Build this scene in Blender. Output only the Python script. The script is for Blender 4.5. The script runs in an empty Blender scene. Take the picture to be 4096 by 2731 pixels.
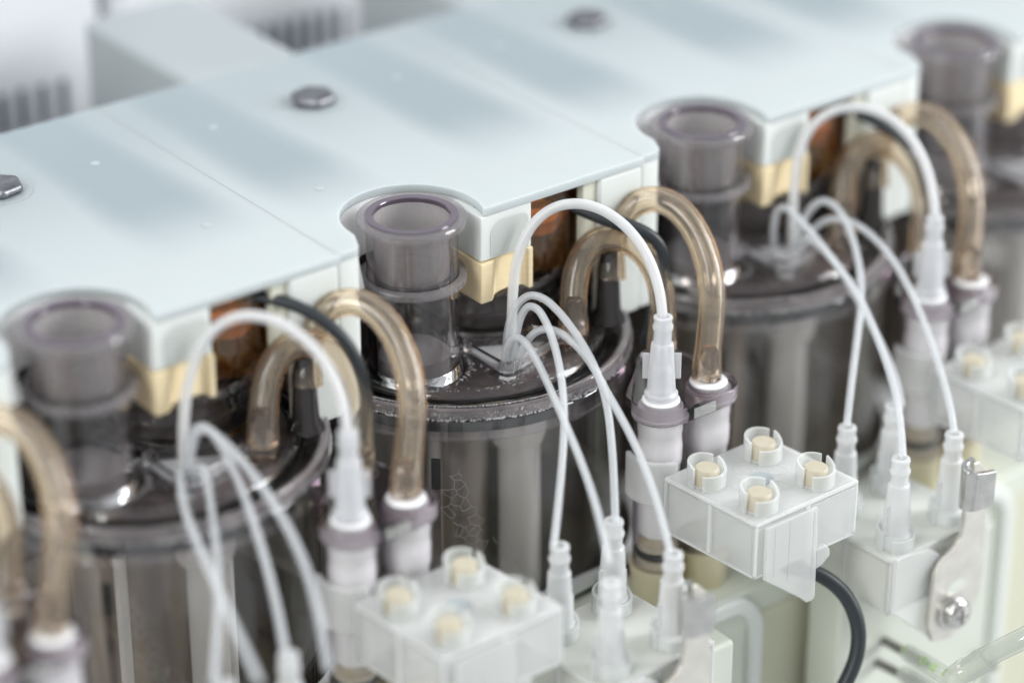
import bpy, bmesh, math, random
from mathutils import Vector, Matrix
rnd = random.Random(7)
S = 0.001                                   # every number below is in millimetres
R = math.radians
scene = bpy.context.scene
COL = scene.collection

# ---------------------------------------------------------------- camera
cd = bpy.data.cameras.new('camera')
cam = bpy.data.objects.new('camera', cd); COL.objects.link(cam); scene.camera = cam
cam.location = (-358.56*S, -502.91*S, 286.63*S)
cam.rotation_euler = (R(62.5), 0, R(-37.74))
cd.sensor_width = 36.0; cd.lens = 99.03
cd.clip_start = 0.02; cd.clip_end = 20
cd.dof.use_dof = True; cd.dof.focus_distance = 0.689; cd.dof.aperture_fstop = 3.4
cd.dof.aperture_blades = 0

# ---------------------------------------------------------------- world and lamps (indoor, soft daylight-white boxes)
w = bpy.data.worlds.new('World'); scene.world = w; w.use_nodes = True
nt = w.node_tree; bg = nt.nodes['Background']
tc = nt.nodes.new('ShaderNodeTexCoord'); sp = nt.nodes.new('ShaderNodeSeparateXYZ')
rp = nt.nodes.new('ShaderNodeValToRGB')
nt.links.new(tc.outputs['Generated'], sp.inputs[0]); nt.links.new(sp.outputs['Z'], rp.inputs[0])
rp.color_ramp.elements[0].position = 0.25; rp.color_ramp.elements[0].color = (0.62, 0.62, 0.61, 1)
rp.color_ramp.elements[1].position = 0.65; rp.color_ramp.elements[1].color = (0.86, 0.91, 0.96, 1)
nt.links.new(rp.outputs[0], bg.inputs[0]); bg.inputs[1].default_value = 0.74

def area(name, loc, target, size, power, col):
    l = bpy.data.lights.new(name, 'AREA'); l.shape = 'RECTANGLE'; l.size, l.size_y = size; l.energy = power; l.color = col
    o = bpy.data.objects.new(name, l); COL.objects.link(o); o.location = loc
    o.rotation_euler = (Vector(target)-Vector(loc)).to_track_quat('-Z', 'Y').to_euler(); return o
area('softbox_overhead', (-0.35, 0.25, 1.10), (0.05, 0.0, -0.05), (0.9, 0.30), 4.0, (1.0, 0.985, 0.96))
area('fill_left', (-1.35, -0.55, 0.75), (0.0, -0.02, -0.06), (0.35, 0.9), 13.0, (1.0, 0.99, 0.97))  # added fill lamp that brightens the left-hand faces, no actual window
area('window_right', (1.25, -0.75, 0.65), (0.05, -0.02, -0.06), (0.5, 0.95), 28.0, (0.97, 0.985, 1.0))

scene.view_settings.view_transform = 'Standard'; scene.view_settings.look = 'None'
scene.view_settings.exposure = -0.06; scene.view_settings.gamma = 1.0
scene.render.engine = 'CYCLES'
cy = scene.cycles
cy.use_denoising = True; cy.max_bounces = 18; cy.transmission_bounces = 16; cy.transparent_max_bounces = 12
cy.diffuse_bounces = 4; cy.glossy_bounces = 6; cy.volume_bounces = 0
cy.caustics_refractive = True; cy.caustics_reflective = False; cy.sample_clamp_indirect = 6.0; cy.blur_glossy = 0.6

# ---------------------------------------------------------------- materials
MAT = {}
def mat(name, base, rough=0.5, metal=0.0, trans=0.0, ior=1.5, sss=0.0, sssr=2.0, vary=0.0, vscale=60, bump=0.0, bscale=400,
        absorb=None, adens=0.0, coat=0.0, stretch=None, spec=None, rvary=0.0, cloud=None):
    m = bpy.data.materials.new(name); m.use_nodes = True; t = m.node_tree; b = t.nodes['Principled BSDF']
    b.inputs['Base Color'].default_value = (*base, 1); b.inputs['Roughness'].default_value = rough
    b.inputs['Metallic'].default_value = metal; b.inputs['Transmission Weight'].default_value = trans
    b.inputs['IOR'].default_value = ior
    if spec is not None: b.inputs['Specular IOR Level'].default_value = spec
    if coat: b.inputs['Coat Weight'].default_value = coat; b.inputs['Coat Roughness'].default_value = 0.08
    if sss:
        b.inputs['Subsurface Weight'].default_value = sss; b.inputs['Subsurface Radius'].default_value = (1, 1, 1)
        b.inputs['Subsurface Scale'].default_value = sssr*S
    if vary or bump or rvary:
        tcn = t.nodes.new('ShaderNodeTexCoord'); mp = t.nodes.new('ShaderNodeMapping'); mp.inputs['Scale'].default_value = stretch or (1, 1, 1)
        t.links.new(tcn.outputs['Object'], mp.inputs[0])
    if vary or rvary:
        n = t.nodes.new('ShaderNodeTexNoise'); n.inputs['Scale'].default_value = vscale; n.inputs['Detail'].default_value = 4
        t.links.new(mp.outputs[0], n.inputs['Vector'])
    if vary:
        r_ = t.nodes.new('ShaderNodeValToRGB'); r_.color_ramp.elements[0].position = 0.3; r_.color_ramp.elements[1].position = 0.7
        r_.color_ramp.elements[0].color = (*[max(0, c*(1-vary)) for c in base], 1); r_.color_ramp.elements[1].color = (*[min(1, c*(1+vary)) for c in base], 1)
        t.links.new(n.outputs[0], r_.inputs[0]); t.links.new(r_.outputs[0], b.inputs['Base Color'])
    if rvary:
        mr = t.nodes.new('ShaderNodeMapRange'); mr.inputs['To Min'].default_value = max(0.02, rough-rvary); mr.inputs['To Max'].default_value = rough+rvary
        t.links.new(n.outputs[0], mr.inputs[0]); t.links.new(mr.outputs[0], b.inputs['Roughness'])
    if bump:
        n2 = t.nodes.new('ShaderNodeTexNoise'); n2.inputs['Scale'].default_value = bscale; n2.inputs['Detail'].default_value = 3
        t.links.new(mp.outputs[0], n2.inputs['Vector'])
        bn = t.nodes.new('ShaderNodeBump'); bn.inputs['Strength'].default_value = bump; bn.inputs['Distance'].default_value = 0.2*S
        t.links.new(n2.outputs[0], bn.inputs['Height']); t.links.new(bn.outputs[0], b.inputs['Normal'])
    if absorb:
        v = t.nodes.new('ShaderNodeVolumeAbsorption'); v.inputs[0].default_value = (*absorb, 1); v.inputs[1].default_value = adens
        t.links.new(v.outputs[0], t.nodes['Material Output'].inputs['Volume'])
    if cloud:              # fine haze inside clear rubber
        di = t.nodes.new('ShaderNodeBsdfDiffuse'); di.inputs[0].default_value = (*cloud[1], 1)
        mi = t.nodes.new('ShaderNodeMixShader'); mi.inputs[0].default_value = cloud[0]
        t.links.new(b.outputs[0], mi.inputs[1]); t.links.new(di.outputs[0], mi.inputs[2]); t.links.new(mi.outputs[0], t.nodes['Material Output'].inputs[0])
    MAT[name] = m; return m

def thin(name, tint, body_col, body=0.0, transl=0.5, rough=0.05, ior=1.45, gloss=1.0, sss=0.0, edge=None, thick=0.25):
    """thin moulded plastic wall: clear part + milky part under a glossy skin"""
    m = bpy.data.materials.new(name); m.use_nodes = True; t = m.node_tree; t.nodes.clear()
    N = t.nodes.new; L = t.links.new
    out = N('ShaderNodeOutputMaterial'); tr = N('ShaderNodeBsdfTransparent'); tr.inputs[0].default_value = (*tint, 1)
    di = N('ShaderNodeBsdfDiffuse'); di.inputs[0].default_value = (*body_col, 1)
    if sss:
        di = N('ShaderNodeSubsurfaceScattering'); di.inputs['Color'].default_value = (*body_col, 1); di.inputs['Scale'].default_value = sss*S; di.inputs['Radius'].default_value = (1, 1, 1)
    tl = N('ShaderNodeBsdfTranslucent'); tl.inputs[0].default_value = (*body_col, 1)
    a = N('ShaderNodeMixShader'); a.inputs[0].default_value = transl; L(di.outputs[0], a.inputs[1]); L(tl.outputs[0], a.inputs[2])
    b = N('ShaderNodeMixShader'); b.inputs[0].default_value = body; L(tr.outputs[0], b.inputs[1]); L(a.outputs[0], b.inputs[2])
    if edge:              # a slanting look passes through more of the tinted wall
        ew = N('ShaderNodeLayerWeight'); ew.inputs[0].default_value = 0.5
        ep = N('ShaderNodeMath'); ep.operation = 'POWER'; ep.inputs[1].default_value = 3.0; L(ew.outputs['Facing'], ep.inputs[0])
        em = N('ShaderNodeMix'); em.data_type = 'RGBA'; em.inputs['A'].default_value = (*tint, 1); em.inputs['B'].default_value = (*edge, 1)
        L(ep.outputs[0], em.inputs['Factor']); L(em.outputs['Result'], tr.inputs[0])
    if 0 < body < 1:      # seen edge-on the wall is thicker and so milkier
        lw = N('ShaderNodeLayerWeight'); lw.inputs[0].default_value = 0.35
        mr = N('ShaderNodeMapRange'); mr.inputs['To Min'].default_value = body; mr.inputs['To Max'].default_value = min(1, body+thick); L(lw.outputs['Facing'], mr.inputs[0]); L(mr.outputs[0], b.inputs[0])
    g = N('ShaderNodeBsdfGlossy'); g.inputs['Roughness'].default_value = rough
    f0 = ((ior-1)/(ior+1))**2        # Schlick curve, the same from both sides of the wall
    fw = N('ShaderNodeLayerWeight'); fw.inputs[0].default_value = 0.5
    fp = N('ShaderNodeMath'); fp.operation = 'POWER'; fp.inputs[1].default_value = 5.0; L(fw.outputs['Facing'], fp.inputs[0])
    mu = N('ShaderNodeMath'); mu.operation = 'MULTIPLY_ADD'; mu.inputs[1].default_value = (1-f0)*gloss*.8; mu.inputs[2].default_value = f0*gloss; mu.use_clamp = True; L(fp.outputs[0], mu.inputs[0])
    c = N('ShaderNodeMixShader'); L(mu.outputs[0], c.inputs[0]); L(b.outputs[0], c.inputs[1]); L(g.outputs[0], c.inputs[2]); L(c.outputs[0], out.inputs[0])
    MAT[name] = m; return m

# milky cover plastic: thinner between its inner ribs, where the dark hollow below is painted in bluer
def cover_mat(name, x0):
    m = mat(name, (0.74, 0.79, 0.79), rough=0.40, sss=0.8, sssr=3.0, rvary=0.08, vscale=30)
    t = m.node_tree; b = t.nodes['Principled BSDF']
    tcn = t.nodes.new('ShaderNodeTexCoord'); sx = t.nodes.new('ShaderNodeSeparateXYZ'); t.links.new(tcn.outputs['Object'], sx.inputs[0])
    def band(sock, a, bb, soft):
        outs = []
        for edge, flip in ((a, False), (bb, True)):
            mr = t.nodes.new('ShaderNodeMapRange'); mr.interpolation_type = 'SMOOTHSTEP'
            mr.inputs['From Min'].default_value = (edge-soft)*S; mr.inputs['From Max'].default_value = (edge+soft)*S
            mr.inputs['To Min'].default_value = 1.0 if flip else 0.0; mr.inputs['To Max'].default_value = 0.0 if flip else 1.0
            t.links.new(sock, mr.inputs[0]); outs.append(mr.outputs[0])
        mu = t.nodes.new('ShaderNodeMath'); mu.operation = 'MULTIPLY'; t.links.new(outs[0], mu.inputs[0]); t.links.new(outs[1], mu.inputs[1]); return mu.outputs[0]
    def mul(a, c):
        mu = t.nodes.new('ShaderNodeMath'); mu.operation = 'MULTIPLY'; t.links.new(a, mu.inputs[0])
        if isinstance(c, float): mu.inputs[1].default_value = c
        else: t.links.new(c, mu.inputs[1])
        return mu.outputs[0]
    def add(a, c):
        mu = t.nodes.new('ShaderNodeMath'); mu.operation = 'ADD'; t.links.new(a, mu.inputs[0]); t.links.new(c, mu.inputs[1]); return mu.outputs[0]
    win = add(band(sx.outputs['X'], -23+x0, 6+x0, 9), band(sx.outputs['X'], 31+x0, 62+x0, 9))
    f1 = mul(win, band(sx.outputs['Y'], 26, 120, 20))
    f2 = mul(band(sx.outputs['Y'], 45, 400, 50), 0.72)  # top fades darker to the back: shade of the hollow, in the colour
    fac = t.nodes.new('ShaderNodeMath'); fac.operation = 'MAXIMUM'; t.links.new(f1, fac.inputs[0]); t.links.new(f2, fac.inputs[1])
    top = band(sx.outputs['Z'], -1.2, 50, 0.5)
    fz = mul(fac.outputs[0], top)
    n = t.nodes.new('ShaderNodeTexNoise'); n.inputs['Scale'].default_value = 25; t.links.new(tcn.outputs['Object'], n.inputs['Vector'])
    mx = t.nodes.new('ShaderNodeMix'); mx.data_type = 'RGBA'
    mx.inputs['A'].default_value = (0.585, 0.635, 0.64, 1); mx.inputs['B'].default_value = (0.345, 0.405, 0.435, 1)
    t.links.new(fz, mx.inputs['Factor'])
    mx2 = t.nodes.new('ShaderNodeMix'); mx2.data_type = 'RGBA'; mx2.blend_type = 'MULTIPLY'; mx2.inputs['Factor'].default_value = 0.08
    t.links.new(mx.outputs['Result'], mx2.inputs['A']); t.links.new(n.outputs[0], mx2.inputs['B'])
    # handling marks: fine hairline scratches and a few grey specks
    ns = t.nodes.new('ShaderNodeTexNoise'); ns.inputs['Scale'].default_value = 1500; ns.inputs['Detail'].default_value = 1; t.links.new(tcn.outputs['Object'], ns.inputs['Vector'])
    rs = t.nodes.new('ShaderNodeMapRange'); rs.inputs['From Min'].default_value = .74; rs.inputs['From Max'].default_value = .80; t.links.new(ns.outputs[0], rs.inputs[0])
    mx3 = t.nodes.new('ShaderNodeMix'); mx3.data_type = 'RGBA'; mx3.inputs['B'].default_value = (.28, .28, .27, 1)
    t.links.new(mul(rs.outputs[0], .5), mx3.inputs['Factor']); t.links.new(mx2.outputs['Result'], mx3.inputs['A'])
    t.links.new(mx3.outputs['Result'], b.inputs['Base Color'])
    mp = t.nodes.new('ShaderNodeMapping'); mp.inputs['Scale'].default_value = (1, .06, 1); mp.inputs['Rotation'].default_value = (0, 0, .5); t.links.new(tcn.outputs['Object'], mp.inputs[0])
    nb = t.nodes.new('ShaderNodeTexNoise'); nb.inputs['Scale'].default_value = 900; t.links.new(mp.outputs[0], nb.inputs['Vector'])
    bp = t.nodes.new('ShaderNodeBump'); bp.inputs['Strength'].default_value = .08; bp.inputs['Distance'].default_value = .1*S; t.links.new(nb.outputs[0], bp.inputs['Height']); t.links.new(bp.outputs[0], b.inputs['Normal'])
    return m
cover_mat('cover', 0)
mat('arm_white', (0.80, 0.84, 0.81), rough=0.4, sss=0.6, sssr=2.5)
mat('notch_white', (0.93, 0.95, 0.93), rough=0.35, sss=0.6, sssr=2.5)  # paler than the arm: light through the plastic put into the colour
mat('arm_panel', (0.66, 0.70, 0.66), rough=0.33, sss=0.3, sssr=2.0, coat=0.2)
mat('pad_yellow', (0.92, 0.77, 0.50), rough=0.95, vary=0.035, vscale=900, bump=0.45, bscale=900, stretch=(0.3, 0.3, 2.2), spec=0.15)
mat('bolt_steel', (0.24, 0.245, 0.26), rough=0.45, metal=1.0, vary=0.35, vscale=300, bump=0.3, bscale=700)
mat('steel', (0.62, 0.61, 0.59), rough=0.20, metal=1.0, rvary=0.12, vscale=350, vary=.12, bump=0.08, bscale=500)
mat('dark_steel', (0.24, 0.23, 0.21), rough=0.42, metal=1.0, bump=0.15, bscale=900)
mat('smoke_clear', (1, 1, 1), rough=0.02, trans=1.0, ior=1.5, absorb=(0.58, 0.48, 0.54), adens=55)
mat('smoke_plate', (1, 1, 1), rough=0.02, trans=1.0, ior=1.52, absorb=(0.42, 0.31, 0.39), adens=190)
mat('smoke_dark', (0.03, 0.028, 0.03), rough=0.06, coat=0.5)
mat('core_smoke', (0.18, 0.155, 0.15), rough=0.18, vary=.5, vscale=110, bump=.4, bscale=250)
mat('rim_grey', (0.36, 0.32, 0.33), rough=0.22, vary=.35, vscale=120)
thin('smoke_clear_tube', (0.915, 0.90, 0.90), (0.46, 0.44, 0.44), body=0.10, transl=0.45, rough=0.05, ior=1.5, gloss=1.4, edge=(.40, .355, .375), thick=0.10)
thin('tube_flange', (0.92, 0.905, 0.91), (0.47, 0.45, 0.46), body=0.26, transl=0.3, rough=0.05, ior=1.55, gloss=1.3, edge=(.5, .44, .48), thick=0.12)
thin('lit_bore', (0.93, 0.92, 0.93), (0.78, 0.76, 0.75), body=0.24, transl=0.35, rough=0.15, ior=1.4)
mat('smoke_rim', (0.11, 0.085, 0.115), rough=0.10, coat=0.4)
thin('jar_clear', (0.975, 0.965, 0.955), (0.52, 0.48, 0.44), body=0.03, transl=0.3, rough=0.03, ior=1.5, gloss=1.3, edge=(.45, .40, .36), thick=0.03)
thin('skirt_clear', (0.96, 0.94, 0.95), (0.52, 0.48, 0.5), body=0.02, transl=0.3, rough=0.03, ior=1.6, gloss=1.5, edge=(.5, .4, .48), thick=0.03)
thin('amber_bottle', (1.0, 0.74, 0.34), (0.7, 0.25, 0.03), body=0.04, transl=0.5, rough=0.02, ior=1.55, gloss=1.8, edge=(.5, .15, .02), thick=.05)
mat('glint_gold', (1.0, 0.78, 0.22), rough=0.15, metal=0.35, coat=1.0, bump=1.0, bscale=180)  # gold colour stands in for glints in the amber glass
mat('hose_amber', (1.0, 0.99, 0.97), rough=0.07, trans=0.98, ior=1.43, absorb=(0.95, 0.71, 0.36), adens=290, bump=0.03, bscale=100, cloud=(0.05, (0.72, 0.67, 0.57)))
thin('tube_milky', (0.98, 0.985, 0.985), (0.93, 0.945, 0.96), body=0.58, transl=0.10, rough=0.18, gloss=.9, sss=1.2)
thin('tube_thin', (0.98, 0.985, 0.985), (0.90, 0.92, 0.945), body=0.27, transl=0.10, rough=0.13, gloss=.9)
mat('white_filter', (0.94, 0.94, 0.94), rough=0.45)
thin('luer_white', (0.97, 0.97, 0.985), (0.90, 0.91, 0.95), body=0.44, transl=0.10, rough=0.18, gloss=1.0, sss=1.0)
thin('cone_white', (0.98, 0.985, 0.985), (0.92, 0.94, 0.945), body=0.50, transl=0.10, rough=0.2, gloss=1.0, sss=1.2)
thin('block_frost', (0.985, 0.99, 0.98), (0.94, 0.955, 0.94), body=0.32, transl=0.10, rough=0.18, gloss=1.0, sss=1.2)
thin('frost_edge', (1, 1, 1), (0.93, 0.955, 0.945), body=0.80, transl=0.12, rough=0.3, gloss=.6, sss=1.0)
thin('block_frost_cream', (0.97, 0.975, 0.95), (0.92, 0.94, 0.875), body=0.52, transl=0.12, rough=0.22, gloss=.9, sss=1.6)
thin('cup_clear', (0.99, 1, 0.99), (0.95, 0.97, 0.965), body=0.34, transl=0.10, rough=0.10, gloss=1.3)
mat('plug_beige', (0.55, 0.50, 0.385), rough=0.5, vary=0.05, vscale=300)
mat('cup_beige', (0.66, 0.60, 0.42), rough=0.35, coat=0.3)
mat('rubber_black', (0.014, 0.020, 0.024), rough=0.42, bump=0.05, bscale=600)
mat('cable_black', (0.022, 0.028, 0.033), rough=0.40, bump=0.10, bscale=500)
mat('o_ring_black', (0.012, 0.018, 0.020), rough=0.35)
mat('body_cream', (0.68, 0.68, 0.53), rough=0.5, vary=0.05, vscale=12)
mat('body_pale', (0.70, 0.73, 0.64), rough=0.45, vary=0.03, vscale=12)
mat('strip_pale', (0.78, 0.81, 0.78), rough=0.4)
mat('tray_white', (0.62, 0.64, 0.63), rough=0.5)
mat('cavity_dark', (0.17, 0.16, 0.15), rough=0.6, vary=0.3, vscale=20)
mat('cavity_grey', (0.30, 0.30, 0.29), rough=0.5, vary=0.15, vscale=20)
mat('brown_dark', (0.10, 0.075, 0.06), rough=0.35, vary=0.4, vscale=60)
mat('floor_grey', (0.45, 0.46, 0.47), rough=0.6)
mat('box_white', (0.80, 0.82, 0.85), rough=0.4)
mat('ink_violet', (0.10, 0.10, 0.16), rough=0.6)
mat('ink_green', (0.28, 0.55, 0.04), rough=0.5)
mat('bead_water', (1, 1, 1), rough=0.10, trans=0.62, ior=1.36)
thin('sleeve_clear', (0.98, 0.99, 0.98), (0.93, 0.95, 0.91), body=0.16, transl=0.15, rough=0.06, gloss=1.6, edge=(.75, .8, .72))
thin('hose_clear', (0.98, 0.99, 0.97), (0.92, 0.94, 0.88), body=0.22, transl=0.15, rough=0.04, gloss=1.8, edge=(.7, .75, .66))
mat('valve_grey', (0.35, 0.33, 0.33), rough=0.4)
mat('back_beige', (0.42, 0.42, 0.36), rough=0.5)

# ---------------------------------------------------------------- mesh helpers
class MB:
    def __init__(s): s.v = []; s.f = []
    def add(s, v, f):
        n = len(s.v); s.v += [tuple(p) for p in v]; s.f += [tuple(i+n for i in q) for q in f]; return s
    def box(s, x0, x1, y0, y1, z0, z1):
        v = [(x, y, z) for z in (z0, z1) for y in (y0, y1) for x in (x0, x1)]
        return s.add(v, [(0, 2, 3, 1), (4, 5, 7, 6), (0, 1, 5, 4), (2, 6, 7, 3), (0, 4, 6, 2), (1, 3, 7, 5)])
    def prism(s, poly, z0, z1):
        n = len(poly); v = [(x, y, z0) for x, y in poly]+[(x, y, z1) for x, y in poly]
        a = sum(poly[i][0]*poly[(i+1) % n][1]-poly[(i+1) % n][0]*poly[i][1] for i in range(n))
        f = [tuple(range(n))[::-1], tuple(range(n, 2*n))]+[(i, (i+1) % n, (i+1) % n+n, i+n) for i in range(n)]
        if a < 0: f = [q[::-1] for q in f]
        return s.add(v, f)
    def lathe(s, prof, cx, cy, closed=True, n=72):
        """closed: the profile is a loop (hollow ring); else ends on the axis."""
        v = []; f = []; m = len(prof)
        for i in range(n):
            a = 2*math.pi*i/n
            for r_, z in prof: v.append((cx+r_*math.cos(a), cy+r_*math.sin(a), z))
        rng = m if closed else m-1
        for i in range(n):
            j = (i+1) % n
            for k in range(rng):
                l = (k+1) % m; f.append((i*m+k, j*m+k, j*m+l, i*m+l))
        return s.add(v, f)
    def disc_solid(s, prof, cx, cy, n=64):
        """solid of revolution; first and last profile points are closed with caps"""
        v = []; f = []; m = len(prof)
        for i in range(n):
            a = 2*math.pi*i/n
            for r_, z in prof: v.append((cx+r_*math.cos(a), cy+r_*math.sin(a), z))
        for i in range(n):
            j = (i+1) % n
            for k in range(m-1): f.append((i*m+k, j*m+k, j*m+k+1, i*m+k+1))
        f.append(tuple(i*m for i in range(n))[::-1]); f.append(tuple(i*m+m-1 for i in range(n)))
        return s.add(v, f)
    def pipe(s, pts, r_, r_in=0.0, seg=20, radii=None, sub=6):
        P = smooth(pts, sub); n = len(P)
        rr = [r_]*n if radii is None else [interp(radii, i/(n-1)) for i in range(n)]
        T = [(P[min(i+1, n-1)]-P[max(i-1, 0)]).normalized() for i in range(n)]
        up = Vector((0, 0, 1)) if abs(T[0].z) < 0.9 else Vector((1, 0, 0))
        N = (up-T[0]*up.dot(T[0])).normalized(); rings = []
        for i in range(n):
            N = (N-T[i]*N.dot(T[i])).normalized(); B = T[i].cross(N)
            rings.append((P[i], N.copy(), B))
        def ring_pts(k): return [[c+(a*math.cos(2*math.pi*j/seg)+b*math.sin(2*math.pi*j/seg))*(rr[i] if k else rr[i]*r_in/r_) for j in range(seg)] for i, (c, a, b) in enumerate(rings)]
        v = [p for q in ring_pts(1) for p in q]; f = []
        for i in range(n-1):
            for j in range(seg): f.append((i*seg+j, i*seg+(j+1) % seg, (i+1)*seg+(j+1) % seg, (i+1)*seg+j))
        if r_in > 0:
            off = len(v); v += [p for q in ring_pts(0) for p in q]
            for i in range(n-1):
                for j in range(seg): f.append((off+i*seg+j, off+(i+1)*seg+j, off+(i+1)*seg+(j+1) % seg, off+i*seg+(j+1) % seg))
            for j in range(seg):
                k = (j+1) % seg; f.append((j, off+j, off+k, k)); e = (n-1)*seg
                f.append((e+j, e+k, off+e+k, off+e+j))
        else:
            f.append(tuple(range(seg))[::-1]); f.append(tuple(range((n-1)*seg, n*seg)))
        return s.add(v, f)
    def arc_wall(s, cx, cy, r0, r1, a0, a1, z0, z1, n=24, top=None):
        """part of a ring wall, angles in degrees; top(t) may shape the upper edge"""
        v = []; f = []
        for i in range(n+1):
            a = R(a0+(a1-a0)*i/n); t1 = z1 if top is None else top(i/n)
            for r_, z in ((r0, z0), (r1, z0), (r1, t1), (r0, t1)): v.append((cx+r_*math.cos(a), cy+r_*math.sin(a), z))
        for i in range(n):
            for k in range(4): f.append((i*4+k, i*4+(k+1) % 4, (i+1)*4+(k+1) % 4, (i+1)*4+k))
        f.append((0, 3, 2, 1)); f.append((n*4, n*4+1, n*4+2, n*4+3))
        return s.add(v, f)
    def ball(s, c, r_, sub=1, squash=(1, 1, 1)):
        bm = bmesh.new(); bmesh.ops.create_icosphere(bm, subdivisions=sub, radius=1)
        v = [(c[0]+p.co.x*r_*squash[0], c[1]+p.co.y*r_*squash[1], c[2]+p.co.z*r_*squash[2]) for p in bm.verts]
        f = [tuple(x.index for x in q.verts) for q in bm.faces]; bm.free(); return s.add(v, f)

def smooth(pts, sub):
    P = [Vector(p) for p in pts]
    if len(P) == 2 or sub <= 1:
        return P if sub <= 1 else [P[0].lerp(P[1], i/8) for i in range(9)]
    out = []
    for i in range(len(P)-1):
        a = P[i-1] if i else P[0]*2-P[1]; b = P[i]; c = P[i+1]; d = P[i+2] if i+2 < len(P) else P[-1]*2-P[-2]
        t0 = 0; t1 = (b-a).length**.5; t2 = t1+(c-b).length**.5; t3 = t2+(d-c).length**.5
        for k in range(sub):
            t = t1+(t2-t1)*k/sub
            A1 = a.lerp(b, (t-t0)/(t1-t0)); A2 = b.lerp(c, (t-t1)/(t2-t1)); A3 = c.lerp(d, (t-t2)/(t3-t2))
            B1 = A1.lerp(A2, (t-t0)/(t2-t0)); B2 = A2.lerp(A3, (t-t1)/(t3-t1)); out.append(B1.lerp(B2, (t-t1)/(t2-t1)))
    out.append(P[-1]); return out
def soften(pts, k=2):
    """relaxes traced points a little so that a hose bends evenly; ends stay put"""
    P = [Vector(p) for p in pts]
    for _ in range(k): P = [P[0]]+[(P[i-1]+P[i]*2+P[i+1])/4 for i in range(1, len(P)-1)]+[P[-1]]
    return P
def interp(tab, t):
    for (a, va), (b, vb) in zip(tab, tab[1:]):
        if t <= b: return va+(vb-va)*(t-a)/(b-a) if b > a else vb
    return tab[-1][1]

def put(name, mb, m, parent=None, org=(0, 0, 0), bevel=0.0, seg=2, sharp=35, kind=None, label=None):
    me = bpy.data.meshes.new(name)
    me.from_pydata([((x-org[0])*S, (y-org[1])*S, (z-org[2])*S) for x, y, z in mb.v], [], mb.f)
    bm = bmesh.new(); bm.from_mesh(me); bmesh.ops.recalc_face_normals(bm, faces=bm.faces); bm.to_mesh(me); bm.free()
    me.materials.append(MAT[m]); me.shade_smooth(); me.set_sharp_from_angle(angle=R(sharp))
    o = bpy.data.objects.new(name, me); COL.objects.link(o)
    if parent is not None: o.parent = parent
    if bevel:
        bv = o.modifiers.new('bevel', 'BEVEL'); bv.width = bevel*S; bv.segments = seg; bv.limit_method = 'ANGLE'; bv.angle_limit = R(40); bv.harden_normals = True
    if kind: o['kind'] = kind
    if label: o['label'] = label
    return o
def thing(name, label, cat, org, group=None):
    o = bpy.data.objects.new(name, None); o.empty_display_size = 0.01; COL.objects.link(o); o.location = [c*S for c in org]
    o['label'] = label; o['category'] = cat
    if group: o['group'] = group
    return o
def kids(o): return [c for c in bpy.data.objects if c.parent == o]
def copy_thing(src, dx, label):
    def rec(o, parent):
        c = o.copy(); COL.objects.link(c); c.parent = parent
        for ch in KIDS.get(o.name, []): rec(ch, c)
        return c
    c = rec(src, None); c.location = (src.location.x+dx*S, src.location.y, src.location.z); c['label'] = label; return c
KIDS = {}
def index_kids():
    KIDS.clear()
    for o in bpy.data.objects:
        if o.parent: KIDS.setdefault(o.parent.name, []).append(o)
P = 93.0

# ---------------------------------------------------------------- setting: room and instrument
mb = MB(); mb.box(-3000, 4000, -2000, 4000, -262, -260)
put('table', mb, 'floor_grey', kind='structure')
mb = MB(); mb.box(-3000, 4000, 1400, 1410, -258, 1500)
put('back_wall', mb, 'box_white', kind='structure')

X0, X1 = -26.8-2*P, 66.2+4*P
body = thing('instrument_body', 'pale cream instrument housing with rounded window frames running under the whole row of jars', 'machine', (X0, 0, -258))
bo = (X0, 0, -258)
mb = MB(); mb.box(X0, X1, -56, -52, -258, -104); put('front_panel', mb, 'body_pale', body, bo, bevel=1)
mb = MB(); mb.box(X0, X1, -54, -31, -107, -103.8); put('ledge', mb, 'body_pale', body, bo, bevel=1.2)
mb = MB(); mb.box(X0, X1, 62, 66, -255, -3.2); put('rear_panel', mb, 'cavity_dark', body, bo)  # dark panel added to keep the surroundings of the jars dark
mb = MB(); mb.box(X0, X1, -51.9, 61.9, -257, -215); put('floor_panel', mb, 'cavity_grey', body, bo)
def round_frame(x0, x1, z0, z1, wd, rr, y0, y1):
    """frame bar with rounded upper corners, open at the bottom"""
    def outline(d):
        r_ = max(0.5, rr-d); pts = [(x0+d, z0)]
        for k in range(9): a = R(180-90*k/8); pts.append((x0+d+r_+r_*math.cos(a), z1-d-r_+r_*math.sin(a)))
        for k in range(9): a = R(90-90*k/8); pts.append((x1-d-r_+r_*math.cos(a), z1-d-r_+r_*math.sin(a)))
        pts.append((x1-d, z0)); return pts
    o_, i_ = outline(0), outline(wd); n = len(o_); v = []; f = []
    for y in (y0, y1): v += [(x, y, z) for x, z in o_]+[(x, y, z) for x, z in i_]
    for k in range(n-1):
        f += [(k, k+1, n+k+1, n+k), (2*n+k, 3*n+k, 3*n+k+1, 2*n+k+1), (k, 2*n+k, 2*n+k+1, k+1), (n+k, n+k+1, 3*n+k+1, 3*n+k)]
    f += [(0, n, 3*n, 2*n), (n-1, 3*n-1, 4*n-1, 2*n-1)]
    m_ = MB(); m_.add(v, f); return m_
mb = MB(); mb.box(X0, X1, -56.4, -56.1, -255, -112); put('window_panel', mb, 'body_cream', body, bo)
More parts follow.
